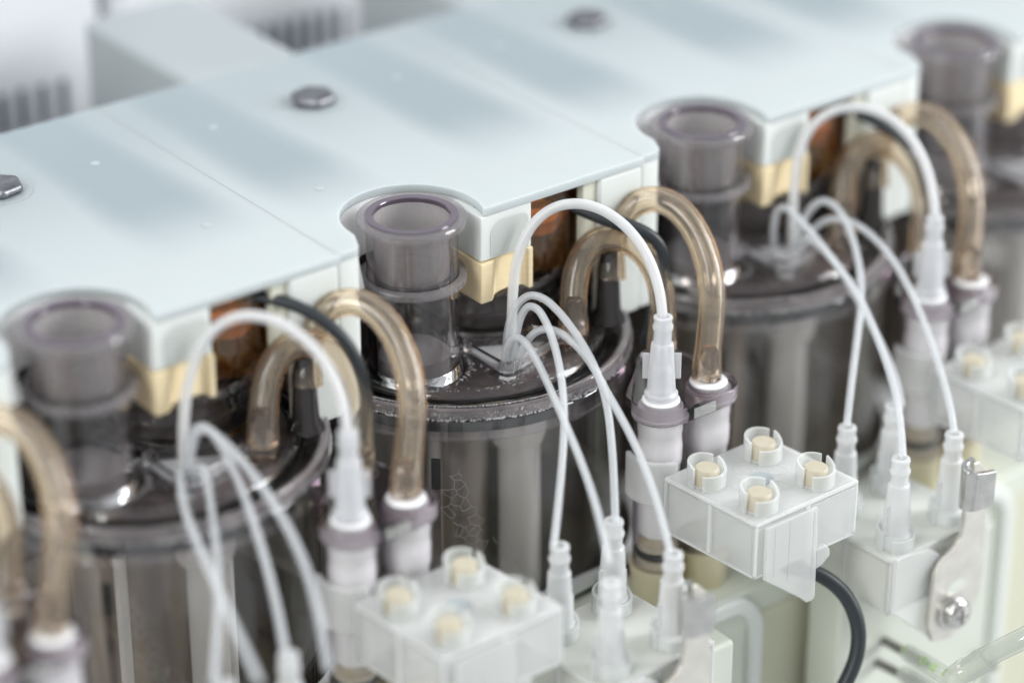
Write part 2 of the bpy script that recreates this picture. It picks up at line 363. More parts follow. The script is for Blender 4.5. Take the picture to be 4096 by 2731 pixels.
for u in range(-2, 4):
    a = 2+P*u
    put('window_frame', round_frame(a, a+64.5, -250, -102.0, 4.6, 12, -60.5, -56.5), 'strip_pale', body, bo, bevel=1.2, seg=3)
    m_ = MB(); m_.box(a+4.7, a+59.8, -58.5, -56.6, -250, -106.7); put('window_panel', m_, 'body_pale', body, bo, bevel=0.5)

def tray(u):
    cx, cy = 22+P*u, 11; n = 96; v = []; f = []
    for i in range(n):
        a = 2*math.pi*i/n; c, s_ = math.cos(a), math.sin(a)
        k = min(46.2/abs(c) if abs(c) > 1e-6 else 1e9, (50.5 if s_ > 0 else 41.5)/abs(s_) if abs(s_) > 1e-6 else 1e9)
        for z in (-101, -98.5): v += [(cx+45.2*c, cy+45.2*s_, z), (cx+k*c, cy+k*s_, z)]
    for i in range(n):
        j = (i+1) % n
        f += [(i*4+2, i*4+3, j*4+3, j*4+2), (i*4, j*4, j*4+1, i*4+1), (i*4, i*4+2, j*4+2, j*4), (i*4+1, j*4+1, j*4+3, i*4+3)]
    m_ = MB(); m_.add(v, f)
    o = put('jar_opening', m_, 'tray_white', body, bo)
for u in range(-1, 3): tray(u)

# ---------------------------------------------------------------- cover modules
def arc(cx, cy, r_, a0, a1, n): return [(cx+r_*math.cos(R(a0+(a1-a0)*i/n)), cy+r_*math.sin(R(a0+(a1-a0)*i/n))) for i in range(n+1)]
def make_cover(label):
    org = (0, 0, -44); t = thing('cover_module', label, 'cover', org, 'milky covers in a row over the jars')
    poly = [(-26.76, 104), (-26.76, -7.6), (-21.8, -7.6), (-20.2, -6.6), (-17.6, -1.2)]+arc(0, 0, 17.5, 180, -27.5, 40)+[(15.7, -8.1), (16.4, -8.4), (66.16, -8.4), (66.16, 104)]
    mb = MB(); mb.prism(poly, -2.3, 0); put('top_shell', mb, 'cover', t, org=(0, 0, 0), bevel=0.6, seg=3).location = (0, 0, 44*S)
    def q(name, mb, m, **k):
        o = put(name, mb, m, t, (0, 0, -44), **k); return o
    # legs of the front skirt
    mb = MB(); mb.prism([(-26.6, -7.5), (-22, -7.5), (-20.2, -6.4), (-17.7, -1.2), (-17.7, 3), (-20, 3), (-22.4, -4.8), (-26.6, -4.8)], -43, -2.32); q('skirt_leg', mb, 'arm_white', bevel=0.5)
    mb = MB(); mb.box(52, 65.9, -8.3, -5.6, -43, -2.32); q('skirt_leg', mb, 'arm_white', bevel=0.9, seg=3)
    mb = MB(); mb.box(-26.5, 65.9, 101, 103.8, -60, -2.32); q('rear_skirt', mb, 'arm_white', bevel=0.5)
    mb = MB()
    v = []; f = []                                     # wall under the edge of the round notch, sloped to catch light from above
    for i in range(49):
        a = R(-6+190*i/48)
        for r_, z in ((15.0, -15), (19.4, -15), (19.4, -2.33), (17.5, -2.33)): v.append((r_*math.cos(a), r_*math.sin(a), z))
    for i in range(48):
        for k in range(4): f.append((i*4+k, i*4+(k+1) % 4, (i+1)*4+(k+1) % 4, (i+1)*4+k))
    f += [(0, 3, 2, 1), (192, 193, 194, 195)]; mb.add(v, f); q('notch_wall', mb, 'notch_white')
    # inner web seen through the front opening
    mb = MB(); mb.box(47.5, 51.95, -7.2, -4.6, -21, -2.36); q('inner_rib', mb, 'rib_cream', bevel=.4)
    # arm that carries the pad
    arm = [(14.7, -8.3), (30.3, -8.3), (30.3, -5.4), (17.6, -5.4), (17.4, 4.6), (14.9, 4.6)]
    mb = MB(); mb.prism(arm, -14.25, -2.32); ao = q('front_arm', mb, 'arm_white', bevel=0.35)
    pl = [(17.6, -13.6)]+[(21.6-4*math.cos(R(a)), -8.2+4*math.sin(R(a))*1.0) for a in range(0, 91, 10)]+[(27-0+2.4*math.sin(R(a)), -6.6+2.4*math.cos(R(a))) for a in range(0, 91, 15)]+[(29.4, -13.6)]
    v = [(x, -8.42, z) for x, z in pl]+[(x, -8.2, z) for x, z in pl]; n = len(pl)
    mb = MB(); mb.add(v, [tuple(range(n)), tuple(range(n, 2*n))[::-1]]+[(i, (i+1) % n, (i+1) % n+n, i+n) for i in range(n)])
    put('inset_panel', mb, 'arm_panel', ao, (0, 0, -44), bevel=0.08)
    # pad: folded felt-like strip with a shallow scallop in its face
    def face(x):
        tt = (x-14.5)/16.1
        if tt < 0.22: return -8.75
        return -8.75+1.15*math.sin(min(1, (tt-0.22)/0.12)*math.pi/2) if tt < 0.86 else -8.75+1.15*(1-math.sin(min(1, (tt-0.86)/0.05)*math.pi/2))
    xs = [14.4+16.2*i/40 for i in range(41)]
    pts = [(x, face(x)) for x in xs]+[(30.6, -5.2), (17.8, -5.2), (17.6, 4.8), (14.4, 4.8)]
    n = len(pts); top = []; bot = []
    for x, y in pts:
        tt = (x-14.5)/16.1; dip = -1.0*math.sin(max(0, min(1, (tt-0.25)/0.65))*math.pi)
        front = y < -5.3
        top.append(-14.3-(0.5*(1-tt) if front else 0)); bot.append(-25.5+(1.5 if (front and 0.24 < tt < 0.9) else 0)*math.sin(max(0, min(1, (tt-0.24)/0.66))*math.pi)**0.4 if front and 0.24 < tt < 0.9 else -25.5)
    v = [(x, y, b) for (x, y), b in zip(pts, bot)]+[(x, y, b) for (x, y), b in zip(pts, top)]
    mb = MB(); mb.add(v, [tuple(range(n))[::-1], tuple(range(n, 2*n))]+[(i, (i+1) % n, (i+1) % n+n, i+n) for i in range(n)])
    put('felt_pad', mb, 'pad_yellow', ao, (0, 0, -44), bevel=0.35)
    # rear block behind the module
    ext = [(1.5, 104.1), (1.5, 158), (3.2, 161), (6, 162.5), (33, 162.5), (36, 161), (37.5, 158), (37.5, 104.1)]
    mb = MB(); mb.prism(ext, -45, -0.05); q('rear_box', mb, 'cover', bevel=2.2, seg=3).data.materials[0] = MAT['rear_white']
    # bolt in its recess
    bx, by = 20.7, 72.5
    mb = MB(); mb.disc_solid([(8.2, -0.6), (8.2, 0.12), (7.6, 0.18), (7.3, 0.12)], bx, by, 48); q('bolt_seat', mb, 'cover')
    mb = MB(); h = [(bx+6.3*math.cos(R(60*k+12)), by+6.3*math.sin(R(60*k+12))) for k in range(6)]; mb.prism(h, 0.14, 2.5)
    q('hex_bolt', mb, 'bolt_steel', bevel=1.1, seg=4)
    for x, y in ((-9.2, 74.4), (-42.4+P, 24.9), (48, 73), (-9, 26)):
        mb = MB(); mb.disc_solid([(1.3, -0.1), (1.2, 0.05), (0.7, 0.10), (0.1, 0.11)], x, y, 20); q('gate_mark', mb, 'rear_light')
    return t
mat('core_brown', (0.34, 0.29, 0.25), rough=0.3, vary=0.45, vscale=40, stretch=(1, 1, .3))
mat('rib_cream', (0.72, 0.72, 0.60), rough=0.4)
mat('rear_light', (0.47, 0.53, 0.55), rough=0.4)
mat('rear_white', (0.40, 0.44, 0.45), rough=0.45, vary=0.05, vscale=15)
cover1 = make_cover('milky white cover module around the sharp breathing tube at the centre')

# ---------------------------------------------------------------- reactor jar with its lid
CX, CY = 22.0, 11.0
def make_jar(label):
    org = (CX, CY, -200); t = thing('reactor_jar', label, 'jar', org, 'clear round jars standing in a row under the covers')
    def q(name, mb, m, parent=None, **k): return put(name, mb, m, parent or t, org, **k)
    # vessel
    mb = MB(); mb.lathe([(42.4, -49.2), (42.0, -120), (41.0, -190), (38, -197), (0.01, -198), (0.01, -196), (37, -195), (39.2, -190), (40.4, -120), (40.8, -49.2)], CX, CY, n=128); q('vessel', mb, 'jar_clear', sharp=50)
    # lid: deck, groove, rim, skirt
    prof = [(12.8, -41.4), (33.9, -41.4), (34.2, -41.0), (35.9, -41.0), (36.3, -41.3), (37.2, -42.0), (37.8, -44.2), (40.9, -44.2), (41.5, -41.9), (42.2, -41.2), (43.4, -41.3), (44.0, -42.2), (44.0, -45.2), (43.0, -45.5), (38, -46.0), (12.8, -44.6)]
    mb = MB(); mb.lathe(prof, CX, CY, n=160); mb.disc_solid([(12.75, -44.5), (12.75, -41.5)], CX, CY, 64)
    lid = q('lid', mb, 'smoke_clear', bevel=0.12, sharp=45)
    mb = MB(); mb.lathe([(43.9, -45.4), (44.1, -45.6), (44.1, -49.6), (44.5, -49.9), (44.5, -50.5), (44.1, -50.7), (43.6, -50.5), (43.5, -45.6)], CX, CY, n=160); q('lid_skirt', mb, 'skirt_clear', lid, sharp=40)
    mb = MB(); mb.lathe([(42.1+1.3*math.cos(R(a)), -47.2+2.0*math.sin(R(a))) for a in range(0, 360, 45)], CX, CY, n=128); q('o_ring', mb, 'o_ring_black', lid)
    mb = MB(); mb.lathe([(42.0, -42.6), (43.5, -42.6), (43.6, -44.9), (42.0, -44.9)], CX, CY, n=128); q('rim_brightener', mb, 'rim_grey', lid)  # opaque pale ring added inside the clear rim to brighten it
    mb = MB(); mb.lathe([(12.9, -43.9), (34.6, -43.9), (34.6, -44.3), (12.9, -44.3)], CX, CY, n=96); q('deck_brightener', mb, 'core_smoke', lid)  # added disc that lightens the clear deck from below
    mb = MB(); mb.lathe([(35.2, -46.7), (37.6, -46.7), (37.6, -44.7), (35.2, -44.7)], CX, CY, n=128); q('gasket', mb, 'o_ring_black', lid)
    # breathing tube
    up = [(9.4, -1.3), (11.2, -1.3), (11.45, -3.2), (11.25, -4), (11.25, -15.3), (9.4, -15.3), (9.4, -4)]
    mb = MB(); mb.lathe(up, 0, 0, n=96); tb = q('breathing_tube', mb, 'smoke_clear_tube', sharp=40)
    mb = MB(); mb.lathe([(11.5, -0.2), (13.2, -0.25), (13.5, -0.6), (13.5, -1.8), (13.2, -2.2), (11.7, -2.35), (11.5, -2.2)], 0, 0, n=96); q('tube_flange', mb, 'tube_flange', tb, sharp=40)
    mb = MB(); mb.lathe([(9.35, -0.15), (9.5, 0.06), (11.3, 0.06), (11.45, -0.1), (11.0, -1.2), (9.5, -1.2)], 0, 0, n=96); q('rim_ring', mb, 'smoke_rim', tb, sharp=40)
    mb = MB(); mb.lathe([(9.36, -1.3), (9.3, -1.2), (9.2, -1.4), (9.2, -15.0), (9.36, -15.2)], 0, 0, n=96); q('lit_bore', mb, 'lit_bore', tb, sharp=40)  # pale inner skin added, the lit look of the bore is in its colour
    mb = MB(); mb.lathe([(11.5, -15.5), (13.0, -15.5), (13.4, -15.8), (13.4, -17.2), (13.0, -17.6), (11.5, -17.8)], 0, 0, n=96); q('mid_collar', mb, 'tube_flange', lid, sharp=40)
    lo = [(9.0, -15.5), (11.4, -15.5), (11.4, -19), (11.3, -41.2), (9.2, -41.2)]
    mb = MB(); mb.lathe(lo, 0, 0, n=96); q('tube_socket', mb, 'smoke_clear', lid, sharp=40)
    mb = MB(); mb.lathe([(11.35, -39.6), (12.6, -40.9), (13.4, -41.35), (11.35, -41.35)], 0, 0, n=72); q('socket_foot', mb, 'smoke_clear', lid, sharp=40)
    mb = MB(); mb.disc_solid([(8.9, -41.3), (8.9, -36.5), (8, -36.2), (0.1, -36.2)], 0, 0, 48); q('tube_valve', mb, 'valve_grey', tb)
    # turret, bottle
    TX, TY = 34.0, 17.0
    tur = [(17, -41.35), (20.6, -41.35), (20.9, -40.6), (20.2, -39.8), (20.2, -35.0), (20.7, -34.4), (20.2, -33.8), (20.2, -30.2), (20.8, -29.6), (20.8, -28.0), (19.6, -27.2), (17, -27.2)]
    mb = MB(); mb.lathe(tur, TX, TY, n=96); q('turret', mb, 'smoke_clear', lid, sharp=40)
    mb = MB(); mb.disc_solid([(16.9, -27.3), (16.9, -26.2), (16, -25.8), (0.1, -25.8)], TX, TY, 48); tc_ = q('turret_core', mb, 'core_smoke', lid)
    mb = MB(); mb.disc_solid([(13.0, -40.9), (13.0, -28.0)], TX, TY, 48); q('turret_core', mb, 'core_smoke', lid)
    mb = MB(); mb.lathe([(11.9, -25.6), (12.2, -24), (12.2, -8), (11.6, -5.2), (10.2, -5.2), (11.0, -8), (11.0, -24.2), (10.9, -25.6)], 43, 8, n=64); q('amber_bottle', mb, 'amber_bottle', lid)
    mb = MB(); mb.ball((43, 8, -13), 9.2, 3, (1, 1, 0.62))
    for k in range(len(mb.v)):
        x, y, z = mb.v[k]; d = 1+0.20*math.sin(x*1.1+z*1.6)*math.cos(y*1.3-z); mb.v[k] = (43+(x-43)*d, 8+(y-8)*d, -13+(z+13)*d)
    q('glint_ball', mb, 'glint_gold', lid)  # ball added inside the bottle to imitate golden glints of light
    # sampling well: raised rounded triangle with white floor
    tri = [Vector((14.6, -18.9)), Vector((37.8, -12.8)), Vector((14.2, 0.5))]
    def rtri(off):
        c = sum(tri, Vector((0, 0)))/3; out = []
        for i in range(3):
            p = tri[i]; a = (tri[i-1]-p).normalized(); b = (tri[(i+1) % 3]-p).normalized(); bis = (a+b).normalized()
            p2 = p+bis*off*1.3
            for k in range(7): s_ = k/6; q0 = p2+a*3*(1-s_)**2+b*3*s_**2; out.append((q0.x, q0.y))
        return out
    o_, i_ = rtri(0), rtri(1.5); n = len(o_); v = []; f = []
    for z in (-41.3, -38.6): v += [(x, y, z) for x, y in o_]+[(x, y, z) for x, y in i_]
    for k in range(n):
        l = (k+1) % n; f += [(k, l, n+l, n+k), (2*n+k, 3*n+k, 3*n+l, 2*n+l), (k, 2*n+k, 2*n+l, l), (n+k, n+l, 3*n+l, 3*n+k)]
    mb = MB(); mb.add(v, f); wl = q('port_well', mb, 'smoke_clear', lid, bevel=0.2)
    mb = MB(); mb.prism(rtri(1.8), -41.3, -40.6); q('well_floor', mb, 'luer_white', wl)
    # hose barbs
    mb = MB(); mb.disc_solid([(3.6, -41.35), (3.2, -39.5), (2.5, -38.5), (2.3, -30), (2.0, -28.5), (0.6, -28.3)], 38, -16, 32); q('hose_barb', mb, 'smoke_clear', lid, sharp=40)
    mb = MB(); mb.disc_solid([(4.6, -41.35), (4.3, -40), (3.3, -38), (2.9, -30), (2.4, -29), (2.1, -22), (0.5, -21.6)], 54, -10, 32); q('hose_barb', mb, 'smoke_dark', lid, sharp=40)
    mb = MB(); mb.disc_solid([(3.4, -46.3), (3.4, -44.6), (2.2, -44.2), (2.1, -41), (0.5, -40.8)], 57, -29, 32)
    # inner stem, dip tubes, dark level strip
    mb = MB(); mb.disc_solid([(7.4, -48), (7.4, -62), (6.6, -64.5), (4.8, -65)], 23, -12, 48); mb.disc_solid([(4.7, -65), (4.7, -194)], 23, -12, 40); q('inner_stem', mb, 'white_filter')
    mb = MB(); mb.lathe([(14.5, -190), (14.5, -56), (13.6, -56), (13.6, -190)], CX+2, CY+16, n=48); q('tone_sleeve', mb, 'core_brown')  # added sleeve, imitates the brown-grey reflected tone inside the jar
    for x, y in ((10, 6), (37, 2), (30, -10)):
        mb = MB(); mb.disc_solid([(1.6, -194), (1.6, -46.8)], x, y, 20); q('dip_tube', mb, 'tube_milky')
    mb = MB(); mb.arc_wall(CX, CY, 39.7, 40.3, -136.7, -133.4, -66.5, -58, 4); ls = q('level_strip', mb, 'strip_ink')
    mb = MB(); mb.arc_wall(CX, CY, 39.7, 40.2, -136.5, -133.6, -150, -66.6, 4); q('strip_shaft', mb, 'core_smoke', ls)
    # drops under the lid rim and on the deck
    mb = MB()
    def drop(a, rad, z, r_): mb.ball((CX+rad*math.cos(a), CY+rad*math.sin(a), z), r_, 1, (1, 1, 0.8))
    a = R(-172)
    while a < R(-8):
        drop(a, 43.5, -41.35+rnd.uniform(-.05, .05), rnd.uniform(.16, .32)); a += rnd.uniform(.011, .022)
    for k in range(1250):
        a = R(rnd.uniform(-172, -5)); zz = rnd.uniform(0, 1)**1.3; drop(a, 44.05, -45.0+zz*2.3, (.10+.16*rnd.random()**2+(.32*rnd.random() if zz < .15 else 0)))
    edge = rtri(-1.2)
    for k in range(560):                                  # along the foot of the well
        i = rnd.randrange(len(edge)); p0 = Vector(edge[i]); p1 = Vector(edge[(i+1) % len(edge)]); x, y = p0.lerp(p1, rnd.random())
        sp_ = abs(rnd.gauss(0, 1.0)); c_ = Vector((22, -10)); d_ = (Vector((x, y))-c_).normalized(); x += d_.x*sp_; y += d_.y*sp_
        if x*x+y*y < 175: continue
        mb.ball((x, y, -41.35), .07+.26*rnd.random()**3, 1, (1+rnd.random()*.6, 1, 0.5))
    for k in range(420):                                  # round the foot of the socket and at the deck's edge
        if rnd.random() < .5: a = R(rnd.uniform(-110, 40)); rad = 13.6+abs(rnd.gauss(0, .9)); x, y = rad*math.cos(a), rad*math.sin(a)
        else: a = R(rnd.uniform(-160, -15)); rad = 35.9-abs(rnd.gauss(0, .8)); x, y = CX+rad*math.cos(a), CY+rad*math.sin(a)
        if x*x+y*y < 170 or (x-CX)**2+(y-CY)**2 > 36.1**2: continue
        mb.ball((x, y, -41.35), .07+.32*rnd.random()**3, 1, (1+rnd.random()*.6, 1, 0.5))
    for k in range(520):
        a = R(rnd.uniform(-150, -30)); mb.ball((TX+rnd.choice((20.85, 20.3, 19.6))*math.cos(a), TY+20.6*math.sin(a), rnd.uniform(-29.6, -27.4)), rnd.uniform(.12, .26), 1)
    q('condensation', mb, 'bead_water', lid, kind='stuff')
    # foam cells clinging to the inside of the wall: shared-wall network of a small jittered cell pattern
    mb = MB(); fr = random.Random(4)
    pts = []
    for k in range(260):
        u_ = fr.uniform(0, 24); v_ = fr.uniform(0, 34)
        lim = 5.5+v_*.42 if v_ < 20 else 4+v_*.55
        low = 0 if v_ < 16 else (v_-16)*.55
        if low <= u_ <= lim and all((u_-p[0])**2+(v_-p[1])**2 > (.8 if (k % 3) else 5.5) for p in pts): pts.append((u_, v_))
    import itertools
    def cc(a_, b_, c_):
        d_ = 2*(a_[0]*(b_[1]-c_[1])+b_[0]*(c_[1]-a_[1])+c_[0]*(a_[1]-b_[1]))
        if abs(d_) < 1e-6: return None
        A, B_, C_ = [p[0]**2+p[1]**2 for p in (a_, b_, c_)]
        return ((A*(b_[1]-c_[1])+B_*(c_[1]-a_[1])+C_*(a_[1]-b_[1]))/d_, (A*(c_[0]-b_[0])+B_*(a_[0]-c_[0])+C_*(b_[0]-a_[0]))/d_)
    edges = {}
    for i in range(len(pts)):
        near = sorted(range(len(pts)), key=lambda j: (pts[j][0]-pts[i][0])**2+(pts[j][1]-pts[i][1])**2)[1:9]
        for j, k in itertools.combinations(near, 2):
            if not (i < j and i < k): continue
            c_ = cc(pts[i], pts[j], pts[k])
            if c_ is None: continue
            r2 = (c_[0]-pts[i][0])**2+(c_[1]-pts[i][1])**2
            if r2 > 7 or any((p[0]-c_[0])**2+(p[1]-c_[1])**2 < r2-1e-6 for p in pts): continue
            tri_ = sorted((i, j, k))
            for e_ in itertools.combinations(tri_, 2): edges.setdefault(e_, []).append(c_)
    for cs in edges.values():
        if len(cs) < 2: continue
        (u0, v0), (u1, v1) = cs[0], cs[1]; L_ = math.hypot(u1-u0, v1-v0)
        if L_ < .05 or L_ > 5: continue
        seg_ = []
        for m_ in range(5):
            tt = m_/4; uu = u0+(u1-u0)*tt; vv = v0+(v1-v0)*tt+.10*L_*math.sin(math.pi*tt)
            an = R(-133)+uu/40.1; seg_.append((CX+40.15*math.cos(an), CY+40.15*math.sin(an), -59.5-vv))
        mb.pipe(seg_, .055+.03*fr.random(), seg=4, sub=1)
    q('foam_bubbles', mb, 'foam', kind='stuff')
    return t
mat('foam', (0.72, 0.72, 0.70), rough=0.1, coat=.5)
mat('strip_ink', (0.02, 0.025, 0.03), rough=0.5)
jar1 = make_jar('sharp clear jar at the centre of the row, with beads along its lid rim')

# ---------------------------------------------------------------- filter holder
F1, F2, F3 = (43.0, -44.0), (58.6, -44.0), (57, -29)
def hull_plan(cs, r_, n=14):
    pts = []
    for cx, cy in cs:
        for i in range(n*4): a = 2*math.pi*i/(n*4); pts.append((cx+r_*math.cos(a), cy+r_*math.sin(a)))
    pts = sorted(set((round(x, 3), round(y, 3)) for x, y in pts))
    def half(ps):
        h = []
        for p in ps:
            while len(h) > 1 and (h[-1][0]-h[-2][0])*(p[1]-h[-2][1])-(h[-1][1]-h[-2][1])*(p[0]-h[-2][0]) <= 0: h.pop()
            h.append(p)
        return h[:-1]
    return half(pts)+half(pts[::-1])
def make_holder(label):
    org = (50, -44, -106); t = thing('filter_holder', label, 'filter holder', org, 'twin filter holders beside the jars')
    def q(name, mb, m, parent=None, **k): return put(name, mb, m, parent or t, org, **k)
    mb = MB(); mb.prism(hull_plan([F1, F2, F3], 7.3), -50.6, -46.4); pl = q('top_plate', mb, 'smoke_plate', bevel=0.5, seg=3)
    mb = MB(); mb.prism([(37, -40), (47, -30.5), (50, -26), (46, -29.5), (38, -36)], -49.4, -46.9); q('bracket', mb, 'smoke_plate', pl, bevel=0.3)
    mb = MB(); mb.box(47.5, 54.5, -51.62, -51.32, -50.0, -47.2); q('name_plate', mb, 'sleeve_clear', pl, bevel=0.1)
    for (x, y), zb in ((F1, -93), (F2, -93)):
        mb = MB(); mb.lathe([(6.75, -50.7), (6.5, -66), (6.2, zb), (5.75, zb), (5.95, -66), (6.1, -50.7)], x, y, n=64); q('clear_barrel', mb, 'smoke_clear_barrel')
        mb = MB(); mb.disc_solid([(4.8, -83.8), (5.1, -83.2), (5.15, -64), (5.5, -63.4), (5.65, -62.6), (5.7, -58.6), (5.5, -58.2), (5.4, -55), (5.65, -54.5), (5.65, -49.9), (4.9, -49.8), (4.75, -46.1), (4.4, -45.75), (2.6, -45.7), (2.4, -46.6), (0.3, -46.6)], x, y, 56)
        q('white_filter', mb, 'white_filter', bevel=0.12, sharp=40)
        mb = MB(); mb.disc_solid([(5.4, -92.8), (5.4, -90.6), (4.6, -90.4), (4.6, -88.2), (5.2, -88), (5.2, -86.6), (3.4, -86.2), (3.4, -83.6)], x, y, 48); pg = q('beige_plug', mb, 'plug_beige', sharp=40)
        mb = MB(); mb.lathe([(4.75+.95*math.cos(R(a)), -89.3+.95*math.sin(R(a))) for a in range(0, 360, 45)], x, y, n=56); q('o_ring', mb, 'o_ring_black', pg)
        mb = MB(); mb.disc_solid([(6.1, -106), (6.5, -104.5), (6.6, -95.5), (6.9, -95.2), (6.9, -93.2), (5.5, -93.1)], x, y, 48); q('beige_cup', mb, 'cup_beige', sharp=40)
    mb = MB(); mb.disc_solid([(3.6, -46.35), (3.5, -45.2), (2.3, -44.8), (2.2, -40), (0.4, -39.8)], F3[0], F3[1], 32); q('hose_barb', mb, 'smoke_clear', pl, sharp=40)
    mb = MB(); mb.disc_solid([(2.4, -45.65), (2.3, -44), (2.2, -38), (1.9, -37.2), (0.4, -37.1)], F2[0], F2[1], 32); q('hose_barb', mb, 'smoke_clear', pl, sharp=40)
    return t
thin('smoke_clear_barrel', (0.995, 0.99, 0.995), (0.8, 0.78, 0.8), body=0.0, rough=0.04, ior=1.5, gloss=1.2, edge=(.30, .20, .28))
holder1 = make_holder('smoky clear twin holder with two white filters, behind the sharp plug block')

# ---------------------------------------------------------------- luer connector
def make_luer(label):
    x, y = F1; org = (x, y, -45.6); t = thing('luer_connector', label, 'connector', org, 'white tubing connectors on the filters')
    def q(name, mb, m, **k): return put(name, mb, m, t, org, **k)
    pr = [(3.3, -45.5), (4.1, -45.3), (4.2, -44.2), (3.6, -43.6), (3.45, -41), (3.15, -36.5), (2.85, -31.4), (2.7, -30.6), (2.25, -30.2), (2.2, -27.3), (2.5, -26.6), (2.55, -25.7), (2.2, -25.2), (2.2, -24.2), (2.4, -23.8), (2.3, -23.4), (1.45, -23.3), (1.4, -30), (1.6, -36.5), (2.4, -36.9), (2.6, -45.5)]
    mb = MB(); mb.lathe(pr, x, y, n=56); q('hub', mb, 'luer_white', sharp=40, bevel=0.08)
    c, s_ = math.cos(R(-37.74)), math.sin(R(-37.74))
    for sg in (-1, 1):
        v = []
        for zz in (-40.4, -33.4):
            for rr_, th in ((3.0, -.35), (4.75, -.35), (4.75, .35), (3.0, .35)): v.append((x+sg*rr_*c-th*s_, y+sg*rr_*s_+th*c, zz))
        mb = MB(); mb.add(v, [(0, 1, 2, 3), (7, 6, 5, 4), (0, 4, 5, 1), (1, 5, 6, 2), (2, 6, 7, 3), (3, 7, 4, 0)])
        q('wing', mb, 'luer_white', bevel=0.2)
    return t
luer1 = make_luer('white winged connector, sharp, on the front filter right of the central jar')

# ---------------------------------------------------------------- valve blocks
def quad_map(F, L, Rr, B):
    """(s along front-left to right edge, t from front to back) -> x, y"""
    def m(s, t): return (F[0]*(1-s)*(1-t)+Rr[0]*s*(1-t)+L[0]*(1-s)*t+B[0]*s*t, F[1]*(1-s)*(1-t)+Rr[1]*s*(1-t)+L[1]*(1-s)*t+B[1]*s*t)
    return m
def slab(mb, M, s0, s1, t0, t1, z0, z1):
    mb.prism([M(s0, t0), M(s1, t0), M(s1, t1), M(s0, t1)], z0, z1)
def frame_block(q, M, zt, h, material, root_name, tab=False):
    mb = MB(); slab(mb, M, 0, 1, 0, 1, zt-1.8, zt); top = q('deck', mb, material, bevel=0.45, seg=3)
    w_ = 0.045
    mb = MB(); slab(mb, M, 0, 1, 0, w_, zt-h, zt-1.85); q('front_wall', mb, material, bevel=0.3)
    mb = MB(); slab(mb, M, 0, 1, 1-w_, 1, zt-h, zt-1.85); q('rear_wall', mb, material, bevel=0.3)
    mb = MB(); slab(mb, M, 0, w_, w_+.002, 1-w_-.002, zt-h, zt-1.85); q('left_wall', mb, material, bevel=0.3)
    mb = MB(); slab(mb, M, 1-w_, 1, w_+.002, 1-w_-.002, zt-h, zt-1.85); q('right_wall', mb, material, bevel=0.3)
    mb = MB(); slab(mb, M, w_+.002, 1-w_-.002, .485, .52, zt-h+.6, zt-1.85); q('cross_rib', mb, material)
    mb = MB(); slab(mb, M, .485, .52, w_+.002, .482, zt-h+.6, zt-1.85); slab(mb, M, .485, .52, .523, 1-w_-.002, zt-h+.6, zt-1.85); q('cross_rib', mb, material)
    # milky strips where the walls meet: light scattered in thick edges, painted
    e = .020; o_ = -.0015; mb = MB()
    slab(mb, M, o_, 1-o_, o_, e, zt-1.3, zt-.35); slab(mb, M, o_, e, e+.002, 1-o_, zt-1.3, zt-.35); slab(mb, M, 1-e, 1-o_, e+.002, 1-o_, zt-1.3, zt-.35)
    slab(mb, M, o_, e, o_, e, zt-h-.05, zt-1.35); slab(mb, M, 1-e, 1-o_, o_, e, zt-h-.05, zt-1.35); slab(mb, M, o_, e, 1-e, 1-o_, zt-h-.05, zt-1.35)
    slab(mb, M, o_, 1-o_, o_, e, zt-h-.3, zt-h+.35); slab(mb, M, o_, e, e+.002, 1-o_, zt-h-.3, zt-h+.35); slab(mb, M, 1-e, 1-o_, e+.002, 1-o_, zt-h-.3, zt-h+.35)
    slab(mb, M, o_, e, .48, .525, zt-h+.4, zt-1.35); slab(mb, M, .48, .525, o_, e, zt-h+.4, zt-1.35)
    q('milky_edge', mb, 'frost_edge', bevel=0.25)
    return top
def collar(q, x, y, zt, r_=4.9, hh=5.6, parent=None):
    mb = MB()
    mb.arc_wall(x, y, r_-.75, r_, 30, 185, zt+.02, zt+hh, 22, top=lambda t: zt+hh+(.6*math.sin(t*3.1)))
    mb.arc_wall(x, y, r_-.75, r_, 215, 372, zt+.02, zt+hh*.8, 22, top=lambda t: zt+hh*(.72+.30*max(0, t-.7)/.3))
    return q('cup_collar', mb, 'cup_clear', bevel=0.12)
ZB = -63.0
